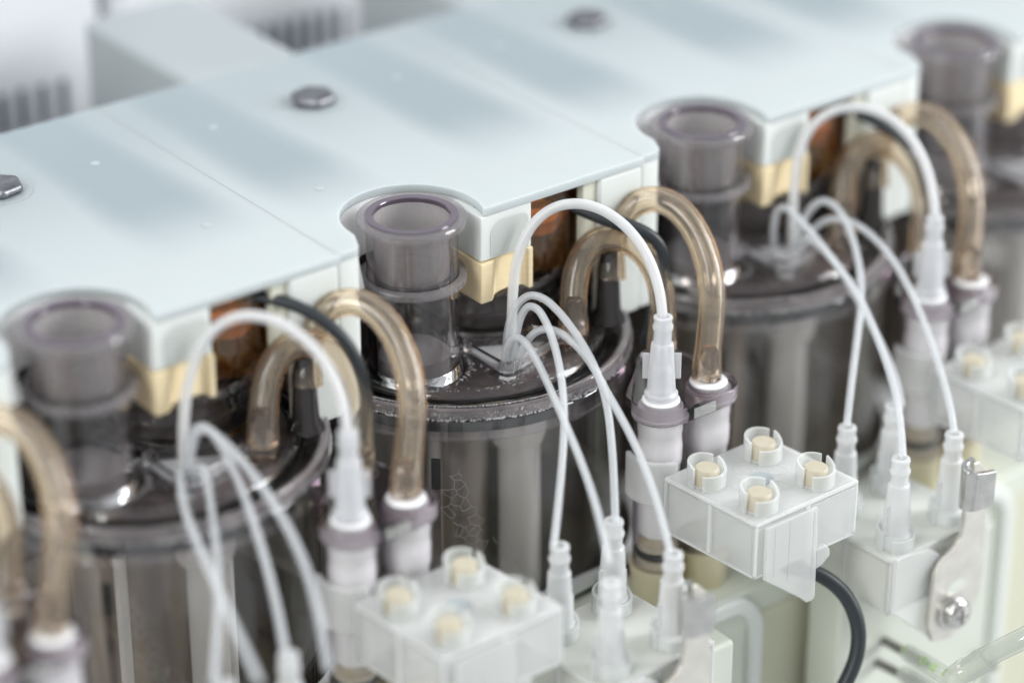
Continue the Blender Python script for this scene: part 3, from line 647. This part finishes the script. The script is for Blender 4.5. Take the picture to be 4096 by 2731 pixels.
def make_block(label):
    F, L, Rr, B = (41.0, -82.3), (38.2, -51.6), (75.1, -81.8), (71.6, -51.2)
    M = quad_map(F, L, Rr, B); org = (56, -66, ZB-30); t = thing('plug_block', label, 'valve block', org, 'frosted blocks with four beige plugs')
    def q(name, mb, m, parent=None, **k): return put(name, mb, m, parent or t, org, **k)
    frame_block(q, M, ZB, 15.5, 'block_frost', 'plug_block')
    for cx, cy in ((44.4, -60.2), (63.9, -59.2), (65.6, -76.4), (46.6, -76.8)):
        collar(q, cx, cy, ZB)
        mb = MB(); mb.disc_solid([(3.5, ZB+.05), (3.35, ZB+2.0), (2.95, ZB+4.3), (2.75, ZB+4.5), (0.1, ZB+4.5)], cx, cy, 32); q('beige_plug', mb, 'plug_beige', sharp=40)
        mb = MB(); mb.disc_solid([(4.05, ZB+.02), (4.05, ZB+.5), (3.4, ZB+.55)], cx, cy, 32); q('plug_seat', mb, 'cone_white', sharp=40)
    for (a, b) in ((.32, .5), (.5, .32), (.68, .5), (.5, .68)):
        x, y = M(a, b); mb = MB(); mb.lathe([(2.5, ZB-.05), (2.5, ZB+.16), (2.2, ZB+.16), (2.2, ZB-.05)], x, y, n=32); q('round_mark', mb, 'block_frost')
    x, y = M(.5, .5); mb = MB(); mb.disc_solid([(2.9, ZB-.05), (2.9, ZB+.12), (0.1, ZB+.14)], x, y, 32); q('round_mark', mb, 'rear_white')
    # tab hanging from the front face, with slanting foot
    y0, y1 = -83.4, -82.45
    pl = [(43.4, -64.8), (60.3, -64.8), (60.9, -90.6), (60.0, -91.6), (58.0, -91.4), (56.0, -89.4), (50, -84.6), (43.4, -79.4)]
    n = len(pl); v = [(x, y0, z) for x, z in pl]+[(x, y1, z) for x, z in pl]
    mb = MB(); mb.add(v, [tuple(range(n)), tuple(range(n, 2*n))[::-1]]+[(i, (i+1) % n, (i+1) % n+n, i+n) for i in range(n)]); q('front_tab', mb, 'block_frost', bevel=0.3)
    for i in range(3):
        x = (46.2, 51.0, 58.9)[i]; mb = MB(); mb.box(x, x+.35, -83.47, -83.42, -79-max(0, (x-47)*.75), -65.6); q('moulded_line', mb, 'block_frost')
    mb = MB(); v = [(60.7+dx, yy, zz) for yy in (-83.2, -79) for dx, zz in ((0, -77.2), (3.2, -77.0), (4.6, -78.6), (4.8, -80.6), (2, -82.6), (0, -83))]
    mb.add(v, [tuple(range(6)), tuple(range(6, 12))[::-1]]+[(i, (i+1) % 6, (i+1) % 6+6, i+6) for i in range(6)]); q('side_tongue', mb, 'block_frost', bevel=0.4)
    # open clip that grips the front filter
    mb = MB(); mb.arc_wall(F1[0], F1[1], 7.05, 8.6, 150, 262, -72, -60, 30); q('barrel_clip', mb, 'block_frost', bevel=0.4)
    return t
block1 = make_block('frosted clear block with four beige plugs, the sharp one right of centre')

def cone_profile(zb, k=1.0):
    z = lambda d: zb+d*k
    return [(4.0, z(0)), (3.95, z(3.6)), (3.55, z(4.0)), (3.3, z(9.5)), (3.0, z(13.5)), (2.8, z(17.6)), (2.3, z(18.1)), (2.25, z(20.3)), (2.6, z(21.0)), (2.65, z(21.8)), (2.25, z(22.4)), (2.2, z(23.6)), (2.45, z(24.3)), (2.3, z(25.0)), (1.25, z(25.1)), (1.1, z(20))]
ZC = -86.0
CONES = [(-4.4, -63.6, 'left'), (12.9, -62.6, 'rear'), (14.4, -82.6, 'right'), (-4.9, -83.2, 'front')]
def make_block2(label):
    F, L, Rr, B = (-11.0, -88.3), (-12.0, -57.0), (23.6, -88.0), (21.4, -56.6)
    M = quad_map(F, L, Rr, B); org = (5, -72, ZC-22); t = thing('tube_block', label, 'valve block', org, 'frosted blocks with four tube cones and a steel lever')
    def q(name, mb, m, parent=None, **k): return put(name, mb, m, parent or t, org, **k)
    frame_block(q, M, ZC, 16, 'block_frost_cream', 'tube_block')
    mb = MB(); mb.box(-12, 44.5, -73, -60.6, -256, ZC-16.2); q('support_post', mb, 'body_pale', bevel=1.5, seg=3)
    for cx, cy, _ in CONES: collar(q, cx, cy, ZC, 5.0, 5.0)
    pl = [(-11, -88), (-10.8, -85.2), (-6, -85.2), (1, -86.4), (5, -89.5), (7.2, -95), (7.2, -98), (6.9, -113.5), (5.4, -114.8), (2.5, -113), (-11, -101)]
    pl = [(a, b) for a, b in pl]; n = len(pl); v = [(x, -90.0, z) for x, z in pl]+[(x, -88.7, z) for x, z in pl]
    mb = MB(); mb.add(v, [tuple(range(n)), tuple(range(n, 2*n))[::-1]]+[(i, (i+1) % n, (i+1) % n+n, i+n) for i in range(n)]); q('front_tab', mb, 'block_frost', bevel=0.35)
    # empty clip at the rear corner
    mb = MB(); mb.arc_wall(-16.5, -50, 6.6, 8.2, -20, 200, -96, -84, 34); q('barrel_clip', mb, 'block_frost', bevel=0.4)
    # steel lever: plate, folded hook, screw
    yl = -92.0
    pl = [(10.4, -82), (10.6, -79), (10.5, -66), (11.5, -64.6), (14.0, -64.8), (16.6, -67.5), (17.6, -71), (18.4, -84), (19.2, -96), (18.2, -105.6), (14.2, -112), (8.6, -115), (2.2, -113.5), (0.4, -108), (1.2, -93.5), (3, -90.6), (8.2, -87.8), (10.0, -85.5)]
    hole = [(9.6+2.9*math.cos(R(a))*(1.15), -99.6+1.9*math.sin(R(a))) for a in range(0, 360, 30)]
    n = len(pl); v = [(x, yl, z) for x, z in pl]+[(x, yl+1.5, z) for x, z in pl]
    mb = MB(); mb.add(v, [tuple(range(n)), tuple(range(n, 2*n))[::-1]]+[(i, (i+1) % n, (i+1) % n+n, i+n) for i in range(n)])
    lv = q('lever', mb, 'steel_flat', bevel=0.3, sharp=30)
    inner = [(12.6, -90.6), (10.4, -90.5), (8.4, -91.2), (7.4, -92.8), (7.6, -94.6), (8.8, -95.8), (10.4, -96.3), (12.5, -96.6), (15.2, -97.0)]
    def off(pts, d):
        out = []
        for i in range(len(pts)):
            a = Vector(pts[max(0, i-1)]); b = Vector(pts[min(len(pts)-1, i+1)]); tt = (b-a).normalized(); out.append((pts[i][0]-tt.y*d, pts[i][1]+tt.x*d))
        return out
    inn = [(p.x, p.y) for p in smooth([(x, y, 0) for x, y in inner], 4)]; ou = off(inn, 1.5)
    m2 = len(inn); v = []; f = []
    for i in range(m2):
        s_ = i/(m2-1); zt_ = -63.2-2.4*s_; zb_ = -76.0+(0.4 if s_ > .3 else 2.5)
        for (x, y) in (inn[i], ou[i]): v += [(x, y, zb_), (x, y, zt_)]
    for i in range(m2-1):
        a = i*4; b = a+4; f += [(a, b, b+1, a+1), (a+2, a+3, b+3, b+2), (a+1, b+1, b+3, a+3), (a, a+2, b+2, b)]
    f += [(0, 1, 3, 2), (m2*4-4, m2*4-2, m2*4-1, m2*4-3)]
    mb = MB(); mb.add(v, f); q('hook', mb, 'steel', lv, bevel=0.35, sharp=30)
    v = []; n = len(hole); v = [(x, yl-.06, z) for x, z in hole]+[(x, yl+.2, z) for x, z in hole]
    mb = MB(); mb.add(v, [tuple(range(n)), tuple(range(n, 2*n))[::-1]]+[(i, (i+1) % n, (i+1) % n+n, i+n) for i in range(n)]); q('slot', mb, 'body_pale', lv)
    def ydisc(prof, x, z, n=40):
        mb = MB(); v = []; f = []; m_ = len(prof)
        for i in range(n):
            a = 2*math.pi*i/n
            for r_, y in prof: v.append((x+r_*math.cos(a), y, z+r_*math.sin(a)))
        for i in range(n):
            j = (i+1) % n
            for k in range(m_-1): f.append((i*m_+k, j*m_+k, j*m_+k+1, i*m_+k+1))
        f.append(tuple(i*m_ for i in range(n))); f.append(tuple(i*m_+m_-1 for i in range(n))[::-1]); mb.add(v, f); return mb
    q('washer', ydisc([(5.0, -92.05), (5.0, -92.9), (4.6, -93.1)], 8.2, -106.5), 'steel', lv, sharp=40)
    sc = q('screw_head', ydisc([(4.0, -93.15), (4.0, -94.6), (3.5, -95.3), (2.2, -95.7), (0.1, -95.8)], 8.6, -106.5), 'steel', lv, sharp=50)
    mb = MB(); mb.box(8.3, 8.9, -95.95, -95.6, -108.6, -104.4); mb.box(6.6, 10.6, -95.93, -95.62, -106.8, -106.2); q('screw_cross', mb, 'dark_steel', lv)
    return t
mat('steel_flat', (0.76, 0.73, 0.67), rough=0.34, metal=0.85, rvary=0.12, vscale=200, vary=0.08, bump=0.08)
block2_1 = make_block2('frosted block with four cones and a blurred steel hook, below the central jar')

def make_cone(cx, cy, label):
    org = (cx, cy, ZC); t = thing('tube_cone', label, 'connector', org, 'white cone connectors on the tube blocks')
    mb = MB(); mb.disc_solid(cone_profile(ZC+.05), cx, cy, 40); put('cone', mb, 'cone_white', t, org, bevel=0.1, sharp=40)
    for sg, zz in ((-1, 12.5), (1, 10.0)):
        mb = MB(); x = cx+sg*3.35; mb.box(x-.9, x+.9, cy-.4, cy+.4, ZC+6, ZC+zz); put('fin', mb, 'cone_white', t, org, bevel=0.15)
    return t
cones1 = [make_cone(cx, cy, f'white {w_} cone on the tube block below the central jar') for cx, cy, w_ in CONES]

# ---------------------------------------------------------------- hoses, tubes, cables
PATHS = {
 'white1': [[17.6,-15.9,-43.8],[18.8,-14.9,-37.5],[20.0,-13.8,-30.9],[21.4,-12.0,-22.0],[22.9,-10.8,-15.5],[25.7,-10.5,-8.6],[29.2,-11.7,-4.2],[33.4,-14.2,-1.0],[37.3,-17.8,-0.3],[40.8,-21.9,-1.1],[43.9,-27.2,-3.9],[45.8,-32.2,-8.2],[46.1,-36.9,-13.8],[45.6,-39.9,-18.4],[44.0,-42.7,-23.7],[43.2,-43.7,-26.0]],
 'white0': [[-75.9,-14.6,-42.5],[-75.0,-13.1,-34.9],[-73.6,-11.6,-26.6],[-71.8,-10.3,-18.3],[-68.3,-10.3,-10.2],[-64.4,-11.5,-4.9],[-59.8,-14.4,-1.7],[-55.5,-19.0,-1.7],[-51.7,-24.2,-3.5],[-48.7,-30.3,-7.5],[-47.2,-35.2,-12.1],[-47.4,-39.9,-18.4],[-49.1,-42.7,-24.0],[-49.9,-43.7,-26.1]],
 'white2': [[113.3,-15.3,-39.8],[114.0,-14.1,-34.0],[114.9,-12.7,-26.9],[116.5,-10.2,-15.2],[118.4,-9.5,-9.2],[122.4,-10.6,-3.2],[126.7,-13.4,-0.1],[131.3,-17.4,1.1],[135.5,-22.5,0.2],[138.5,-27.8,-2.9],[140.1,-33.2,-7.9],[139.7,-37.9,-14.4],[138.3,-41.4,-20.5],[136.9,-43.3,-24.5]],
 't1a': [[17.7,-15.7,-43.4],[17.3,-14.5,-39.1],[17.8,-13.7,-33.9],[19.1,-13.5,-28.0],[21.4,-14.5,-23.1],[23.5,-16.4,-21.3],[25.2,-19.4,-21.6],[26.2,-23.7,-23.7],[26.7,-30.0,-27.6],[26.6,-34.6,-30.9],[26.5,-37.3,-32.9],[25.8,-42.2,-36.9],[24.7,-45.8,-40.3],[21.8,-50.2,-45.3],[18.6,-55.9,-51.6],[12.4,-63.8,-61.2]],
 't1b': [[18.2,-16.1,-43.4],[18.8,-16.1,-36.8],[19.3,-16.2,-30.5],[20.4,-16.9,-25.3],[21.7,-18.2,-23.1],[22.6,-20.1,-23.0],[22.4,-24.4,-25.3],[21.1,-29.1,-28.6],[18.3,-35.7,-33.7],[15.3,-40.6,-38.0],[11.7,-45.4,-42.5],[7.0,-50.5,-47.5],[0.2,-57.2,-54.4],[-6.2,-63.6,-60.8]],
 't1c': [[19.3,-16.3,-42.6],[19.8,-16.7,-39.0],[20.7,-17.5,-34.3],[22.5,-19.3,-30.3],[24.2,-21.7,-28.7],[25.5,-25.5,-28.9],[26.1,-30.8,-30.6],[26.6,-35.2,-32.1],[25.7,-40.7,-35.1],[24.4,-44.8,-37.8],[24.2,-48.5,-39.5],[23.3,-56.5,-43.5],[20.6,-66.5,-49.5],[16.7,-76.6,-56.1],[13.3,-82.9,-60.7]],
 't1d': [[16.5,-14.7,-43.4],[16.0,-15.2,-38.4],[16.3,-16.4,-33.4],[17.0,-17.7,-30.9],[17.7,-19.4,-30.3],[17.7,-23.0,-31.1],[16.8,-27.0,-32.7],[15.2,-32.6,-35.0],[13.2,-39.2,-37.9],[10.7,-46.2,-41.0],[8.4,-54.4,-44.3],[4.9,-64.1,-48.4],[-0.1,-74.6,-53.3],[-4.4,-81.9,-56.9]],
 't2a': [[108.6,-13.1,-41.9],[107.8,-12.7,-32.8],[107.6,-12.8,-26.9],[108.1,-13.5,-22.9],[109.0,-15.3,-22.2],[109.1,-18.8,-23.6],[109.1,-25.1,-25.9],[108.4,-30.9,-28.7],[107.6,-38.7,-32.2],[107.3,-45.8,-35.0],[105.7,-49.1,-37.3],[104.4,-55.4,-40.6],[101.0,-63.4,-45.7],[96.7,-73.0,-51.9],[93.8,-77.4,-55.2],[88.1,-83.9,-60.5]],
 't2b': [[113.6,-15.0,-38.9],[114.6,-15.5,-32.6],[115.6,-16.2,-27.4],[117.2,-17.6,-23.2],[118.9,-19.8,-21.4],[120.0,-22.9,-21.8],[119.6,-27.5,-24.4],[118.0,-32.9,-28.1],[115.1,-38.6,-32.9],[111.4,-43.7,-37.7],[109.3,-45.6,-39.8],[105.3,-49.1,-43.8],[98.2,-54.7,-50.2],[87.8,-64.1,-60.4]],
 't2c': [[114.2,-15.7,-39.3],[115.5,-16.8,-35.0],[117.1,-18.2,-29.7],[119.1,-20.7,-26.8],[121.1,-24.7,-26.0],[122.5,-29.4,-26.6],[123.4,-35.3,-28.3],[123.2,-41.9,-31.5],[121.9,-50.2,-36.2],[119.1,-58.6,-41.9],[114.1,-70.7,-50.5],[111.0,-76.7,-55.1],[109.1,-80.3,-57.9],[106.8,-83.1,-60.4]],
 't2d': [[112.8,-14.4,-38.9],[113.9,-15.0,-33.7],[115.3,-16.9,-32.3],[116.4,-20.6,-33.1],[116.9,-27.1,-35.8],[116.1,-35.1,-40.3],[114.6,-36.0,-41.5],[114.0,-43.2,-45.6],[112.4,-51.3,-50.7],[110.7,-58.1,-55.1],[107.9,-62.9,-59.2],[106.7,-64.5,-60.7]],
 't0a': [[-75.6,-14.2,-41.4],[-74.1,-13.6,-30.3],[-72.3,-14.4,-25.8],[-70.8,-16.6,-25.3],[-70.5,-20.5,-27.5],[-70.4,-25.4,-30.5],[-71.2,-31.6,-34.9],[-71.9,-35.2,-37.7],[-73.3,-40.8,-42.1],[-75.1,-48.1,-47.8],[-77.9,-56.9,-55.0],[-81.1,-63.2,-60.8]],
 't0b': [[-74.9,-14.7,-41.4],[-74.1,-15.1,-32.0],[-72.9,-16.0,-26.3],[-71.6,-17.8,-25.0],[-70.9,-23.5,-27.0],[-69.8,-31.3,-29.4],[-69.6,-40.4,-33.3],[-70.5,-48.7,-37.5],[-70.9,-51.8,-39.1],[-71.8,-60.0,-43.1],[-75.3,-69.7,-49.4],[-80.5,-79.3,-56.2]],
 't0c': [[-76.2,-13.7,-41.4],[-76.9,-13.9,-38.7],[-77.3,-15.0,-33.2],[-81.7,-22.9,-36.6],[-84.0,-28.0,-38.6],[-84.6,-28.8,-38.9],[-86.6,-36.3,-41.2],[-88.8,-44.8,-43.6],[-92.1,-57.0,-47.0],[-94.6,-67.9,-49.6],[-97.7,-78.6,-52.2]],
 't0d': [[-74.3,-15.2,-41.4],[-73.6,-16.2,-36.4],[-72.5,-17.8,-33.2],[-74.1,-22.5,-35.7],[-79.0,-31.9,-41.4],[-80.9,-35.2,-43.4],[-84.5,-42.9,-47.7],[-89.2,-49.5,-51.9],[-95.5,-57.5,-57.0],[-99.6,-62.9,-60.3]],
 'hoseA': [[37.7,-16.2,-38.7],[39.2,-14.3,-34.6],[40.5,-12.4,-30.7],[41.7,-11.1,-27.9],[43.6,-9.2,-23.4],[46.7,-8.6,-19.4],[50.3,-9.5,-17.2],[53.6,-11.5,-16.7],[56.5,-14.0,-17.6],[58.7,-16.7,-19.6],[60.1,-19.3,-22.5],[60.6,-21.8,-26.3],[60.5,-23.8,-30.0],[59.6,-24.9,-33.2],[58.1,-26.5,-38.1],[56.2,-28.7,-44.5]],
 'hoseB': [[54.3,-10.7,-29.6],[54.8,-10.0,-26.9],[55.5,-9.1,-23.4],[56.7,-8.3,-19.0],[58.5,-8.2,-15.2],[60.4,-8.8,-12.6],[63.0,-10.2,-10.3],[65.8,-12.5,-9.0],[68.2,-15.6,-9.4],[70.1,-19.8,-11.6],[70.8,-24.2,-15.3],[70.4,-28.5,-19.9],[68.9,-32.5,-25.1],[67.6,-34.8,-28.6],[65.2,-37.1,-32.8],[62.0,-39.7,-38.0],[59.5,-42.1,-42.5],[57.9,-43.9,-45.6]],
 'cable1': [[41.8,1.2,-6.8],[43.1,-0.6,-7.2],[44.9,-3.8,-8.5],[46.7,-7.0,-10.2],[49.9,-10.6,-11.1],[53.2,-14.2,-12.6],[56.9,-17.2,-13.4],[59.6,-19.5,-15.0],[61.6,-21.4,-17.1],[62.4,-22.7,-19.5],[62.2,-23.4,-23.4],[60.2,-22.7,-33.0],[58.5,-21.1,-38.8],[57.9,-20.2,-45.4]],
 'cable0': [[-49.1,-1.1,-6.8],[-45.9,-4.0,-5.8],[-42.9,-7.8,-6.6],[-39.0,-12.4,-8.0],[-35.1,-17.6,-11.4],[-32.4,-21.6,-15.6],[-30.9,-24.4,-21.0],[-30.9,-26.2,-29.8],[-32.1,-26.1,-39.2],[-33.8,-24.4,-49.2]],
 'cable2': [[136.6,0.7,-6.7],[140.1,-3.3,-6.3],[144.2,-8.9,-8.1],[148.7,-14.2,-11.4],[153.1,-18.4,-15.9],[155.4,-20.7,-22.1],[157.3,-21.6,-30.3],[158.2,-20.9,-38.9]],
 'cableB': [[60.9,-71.8,-87.7],[68.2,-76.7,-88.7],[72.9,-82.4,-94.1],[74.0,-87.0,-101.9],[72.1,-89.1,-109.2],[68.0,-89.2,-116.3],[62.5,-88.5,-123.9]],
}

def tube_thing(name, key, r_, rin, m, label, cat, group, dx=0, soft=2, radii=None, seg=20, ext=None):
    pts = soften([tuple(p) for p in PATHS[key]], soft)
    if ext: pts = pts+[Vector(p) for p in ext]
    o_ = pts[0]; org = (o_.x, o_.y, o_.z)
    mb = MB(); mb.pipe([tuple(p) for p in pts], r_, rin, seg, radii)
    o = put(name, mb, m, None, org, sharp=60); o.location = ((org[0]+dx)*S, org[1]*S, org[2]*S)
    o['label'] = label; o['category'] = cat; o['group'] = group; return o
GH = 'amber hoses arching from lids to filters'
flare = [(0, 3.75), (.05, 3.7), (.10, 3.35), (.9, 3.3), (.95, 3.6), (1, 3.7)]
hoseA1 = tube_thing('amber_hose', 'hoseA', 3.3, 2.15, 'hose_amber', 'shorter amber hose arch behind the white tube, beside the central jar', 'hose', GH, radii=flare, seg=28)
hoseB1 = tube_thing('amber_hose', 'hoseB', 3.3, 2.15, 'hose_amber', 'taller amber hose arch ending on the sharp right filter near the centre', 'hose', GH, radii=flare, seg=28)
GW = 'thick white tubes arching over the lids'
tube_thing('white_tube', 'white1', 1.3, .75, 'tube_milky', 'thick white tube arching from the central lid to the sharp winged connector', 'tube', GW)
tube_thing('white_tube', 'white0', 1.3, .75, 'tube_milky', 'thick white tube, blurred, arching over the left jar', 'tube', GW)
tube_thing('white_tube', 'white2', 1.3, .75, 'tube_milky', 'thick white tube arching over the right jar', 'tube', GW)
GT = 'thin milky tubes running from the lids to the cones'
for k, l in {'t1a': 'thin tube with the highest arch of the central bundle, to the rear cone',
             't1b': 'thin tube of the central bundle that drops to the left cone',
             't1c': 'thin tube of the central bundle with the low wide arch, to the right cone',
             't1d': 'thin tube with the lowest, leftmost arch of the central bundle',
             't2a': 'thin tube of the right bundle with the small leftmost loop',
             't2b': 'thin tube of the right bundle dropping to the cone beside the plug block',
             't2c': 'thin tube of the right bundle sweeping farthest right behind the steel hook',
             't2d': 'thin tube of the right bundle without a high arch, to the rear cone',
             't0a': 'thin blurred tube of the left bundle ending on the cone at the bottom edge',
             't0b': 'thin blurred tube of the left bundle sweeping farthest right',
             't0c': 'thin blurred tube of the left bundle hanging leftmost',
             't0d': 'thin blurred tube of the left bundle hanging nearly straight'}.items():
    tube_thing('thin_tube', k, .98, .5, 'tube_thin', l, 'tube', GT, seg=14)
GC = 'black cables coming out from under the covers'
tube_thing('black_cable', 'cable1', 1.55, 0, 'cable_black', 'black cable under the central cover, curling down behind the amber hoses', 'cable', GC, soft=3, radii=[(0, 1.3), (.15, 1.2), (.4, 2.0), (.6, 1.5), (1, 1.6)])
tube_thing('black_cable', 'cable0', 1.5, 0, 'cable_black', 'black cable from under the left cover, crossing over the amber hose', 'cable', GC, soft=3)
tube_thing('black_cable', 'cable2', 1.5, 0, 'cable_black', 'black cable under the right cover, behind the white tube', 'cable', GC, soft=3)
tube_thing('black_cable', 'cableB', 1.95, 0, 'cable_black', 'thick black cord hanging from the sharp plug block to the bottom edge', 'cable', 'black cords below the blocks', soft=1, ext=[(62, -84, -150), (58, -80, -200)])

# ---------------------------------------------------------------- copies along the row
index_kids()
def sway(o, rz, k):
    o.rotation_euler = (0, 0, R(rz)); o.scale = (1, 1, k)
NAME = {-2: 'beyond the left edge', -1: 'at the left edge', 0: 'on the left', 1: 'on the right', 2: 'at the top right corner'}
for u, l in {-1: 'milky white cover module at the left, nearest the camera, blurred, around the left breathing tube',
             -2: 'milky white cover module cut by the left edge of the picture',
             1: 'milky white cover module around the second breathing tube from the right',
             2: 'milky white cover module farthest right, around the blurred last breathing tube'}.items(): copy_thing(cover1, P*u, l)
for u, l in {-1: 'clear jar nearest the camera at the left, blurred, with brownish lid',
             1: 'clear jar right of the central one, behind the plug block',
             2: 'clear jar farthest away at the upper right'}.items(): copy_thing(jar1, P*u, l)
for u, l in {-1: 'smoky clear twin holder with two white filters, blurred, left of the central jar',
             -2: 'smoky clear twin holder at the lower left corner, mostly out of the picture',
             1: 'smoky clear twin holder with two white filters at the right edge'}.items(): copy_thing(holder1, P*u, l)
for u, l in {-1: 'white winged connector, blurred, left of the central jar',
             -2: 'white winged connector at the lower left corner',
             1: 'white winged connector near the right edge'}.items(): copy_thing(luer1, P*u, l)
for u, l in {-1: 'shorter amber hose arch, blurred, above the left jar', 1: 'shorter amber hose arch at the right jar',
             -2: 'shorter amber hose arch at the left edge of the picture'}.items(): sway(copy_thing(hoseA1, P*u, l), *{-1: (-1.5, 1.0), 1: (1.8, 1.04), -2: (1, 1)}[u])
for u, l in {-1: 'taller amber hose arch, blurred, in front of the central breathing tube', 1: 'taller amber hose arch near the right edge, below the farthest breathing tube',
             -2: 'taller amber hose arch at the left edge of the picture'}.items(): sway(copy_thing(hoseB1, P*u, l), *{-1: (1.2, .98), 1: (-1.5, .97), -2: (0, 1)}[u])
for u, l in {-1: 'frosted clear block with four beige plugs, large and blurred at the bottom', 1: 'frosted clear block with beige plugs cut by the right edge'}.items(): copy_thing(block1, P*u, l)
for u, l in {-1: 'frosted tube block at the lower left, only its cones in the picture', 1: 'frosted tube block with four cones and the sharp steel hook, at the right'}.items(): copy_thing(block2_1, P*u, l)
for (cx, cy, w_), c in zip(CONES, cones1):
    copy_thing(c, P, f'white {w_} cone on the right tube block beside the sharp steel hook')
    copy_thing(c, -P, f'white blurred {w_} cone of the tube block at the bottom left')

# ---------------------------------------------------------------- steel pins and green-printed sleeves on the housing
def pin(p, e, label):
    p = Vector(p); e = Vector(e); d = (e-p).normalized(); o_ = tuple(p)
    mb = MB(); mb.pipe([o_, tuple((p+e)/2), tuple(e)], 1.2, .45, 20, sub=2); o = put('steel_pin', mb, 'dark_steel', None, o_, sharp=50)
    o.location = [c*S for c in o_]; o['label'] = label; o['category'] = 'pin'; o['group'] = 'steel pins on the housing'
def sleeve(p, e, r_, label):
    q0 = Vector(p); L = (Vector(e)-q0).length; d = (Vector(e)-q0).normalized(); org = tuple(q0)
    t = thing('clear_sleeve', label, 'sleeve', org, 'clear sleeves pushed on the steel pins')
    mb = MB(); mb.pipe([tuple(q0+d*L*k/6) for k in range(7)], r_, r_*.68, 28, radii=[(0, r_*.86), (.06, r_), (.9, r_), (1, r_*.9)], sub=2); put('sleeve_wall', mb, 'sleeve_clear', t, org, sharp=50)
    return t, q0
PB, PS0, PS1 = (97.6, -73.1, -124.0), (91.0, -87.4, -117.2), (84.5, -109.8, -111.3)
pin(PB, Vector(PS0).lerp(Vector(PS1), .42), 'dark steel pin at the lower right, entering the green-printed sleeve')
D = (Vector(PS1)-Vector(PS0)).normalized()
sl, q0 = sleeve(PS0, PS1, 2.35, 'clear plastic sleeve with green printed characters, lower right corner')
# print: strokes on the upper side of the sleeve (dots, O, E, 1)
Vv = Vector((-.62, -.10, .78)); Vv = (Vv-D*Vv.dot(D)).normalized(); W = D.cross(Vv).normalized()
def stroke(a0, b0, a1, b1, name='printed_mark', mbx=None):
    pts = []
    for k in range(5):
        a = a0+(a1-a0)*k/4; b = b0+(b1-b0)*k/4; a_ = a*.82; ang = b*.8/2.36
        pts.append(tuple(q0+D*a_*1.25+(Vv*math.cos(ang)+W*math.sin(ang))*2.42))
    mbx.pipe(pts, .13, seg=6, sub=1)
def glyph(strokes):
    mb = MB()
    for s_ in strokes: stroke(*s_, mbx=mb)
    put('printed_mark', mb, 'ink_green', sl, tuple(q0))
glyph([(2.0, -1.2, 2.0, 1.2), (1.2, .6, 2.0, 1.2)])
glyph([(8.0, -.35, 8.1, -.3), (8.8, -.35, 8.9, -.3), (8.0, .5, 8.1, .5), (8.8, .5, 8.9, .5)])
glyph([(11.6+1.25*math.cos(R(a)), 1.25*math.sin(R(a)), 11.6+1.25*math.cos(R(a+45)), 1.25*math.sin(R(a+45))) for a in range(0, 360, 45)])
glyph([(15.2, -1.3, 15.2, 1.3), (16.4, -1.1, 16.4, 1.1), (17.6, -1.3, 17.6, 1.3), (15.2, 1.3, 17.6, 1.3)])
glyph([(21.4, -1.3, 21.4, 1.3), (20.7, -1.3, 22.1, -1.3)])
PB2, QS0, QS1 = (95.7, -73.1, -130.1), (88.7, -89.0, -122.4), (82.1, -111.0, -115.9)
pin(PB2, Vector(QS0).lerp(Vector(QS1), .42), 'dark steel pin at the bottom edge, below the printed sleeve')
sleeve(QS0, QS1, 2.6, 'clear plastic sleeve at the bottom edge, left of the printed one')
pin((134, -73.1, -143.6), (134, -80, -143.6), 'short blurred steel pin behind the clear hose at the lower right')
# clear hose with joint crossing the corner
J = [(84.0, -109.4, -111.3), (84.9, -112.2, -107.9), (86.0, -115.1, -104.5), (87.2, -117.9, -100.8), (92.1, -124.4, -94.1), (99.5, -129.5, -88.8), (109.6, -136.4, -83.1), (125, -146, -76)]
org = J[0]; t = thing('clear_hose', 'thick clear hose with a stepped joint at the lower right corner', 'hose', org)
mb = MB(); mb.pipe(J[1:], 2.7, 1.9, 32); put('hose_wall', mb, 'hose_clear', t, org, sharp=50)
mb = MB(); mb.pipe(J[3:], 1.5, 1.0, 24); put('inner_line', mb, 'sleeve_clear', t, org, sharp=50)
mb = MB(); mb.pipe(J[:4], 3.4, 2.4, 32, radii=[(0, 2.6), (.12, 3.2), (.45, 3.5), (.5, 3.0), (.8, 3.1), (1, 2.8)], sub=6); put('joint', mb, 'hose_clear', t, org, sharp=30)

# ---------------------------------------------------------------- boxes with tick marks standing behind
def rear_box(x0, x1, label, ticks, y=185.0):
    org = (x0, y, -258); t = thing('label_box', label, 'box', org, 'white boxes with tick marks behind the covers')
    mb = MB(); mb.box(x0, x1, y, y+260, -255, 38); put('case', mb, 'box_white', t, org, bevel=4, seg=4)
    for x in ticks:
        mb = MB(); mb.box(x-1.25, x+1.25, y-.5, y+.5, -39, -26.5); put('tick_mark', mb, 'ink_violet', t, org, bevel=.3)
rear_box(-75, 22, 'white box with dark ticks at the upper left corner', [-13, -6.4, .4, 7.2, -19.6, -26])
rear_box(26, 118, 'white box with dark ticks at the top, behind the central cover', [84, 89.6, 95.2, 100.8, 106.4, 78.4, 72.8])
mb = MB(); mb.box(119, 420, 195, 300, -255, 30); o = put('beige_case', mb, 'back_beige', None, (119, 195, -255), bevel=4); o.location = (119*S, 195*S, -255*S)
o['label'] = 'beige case behind the covers at the top edge, right of the ticked boxes'; o['category'] = 'case'
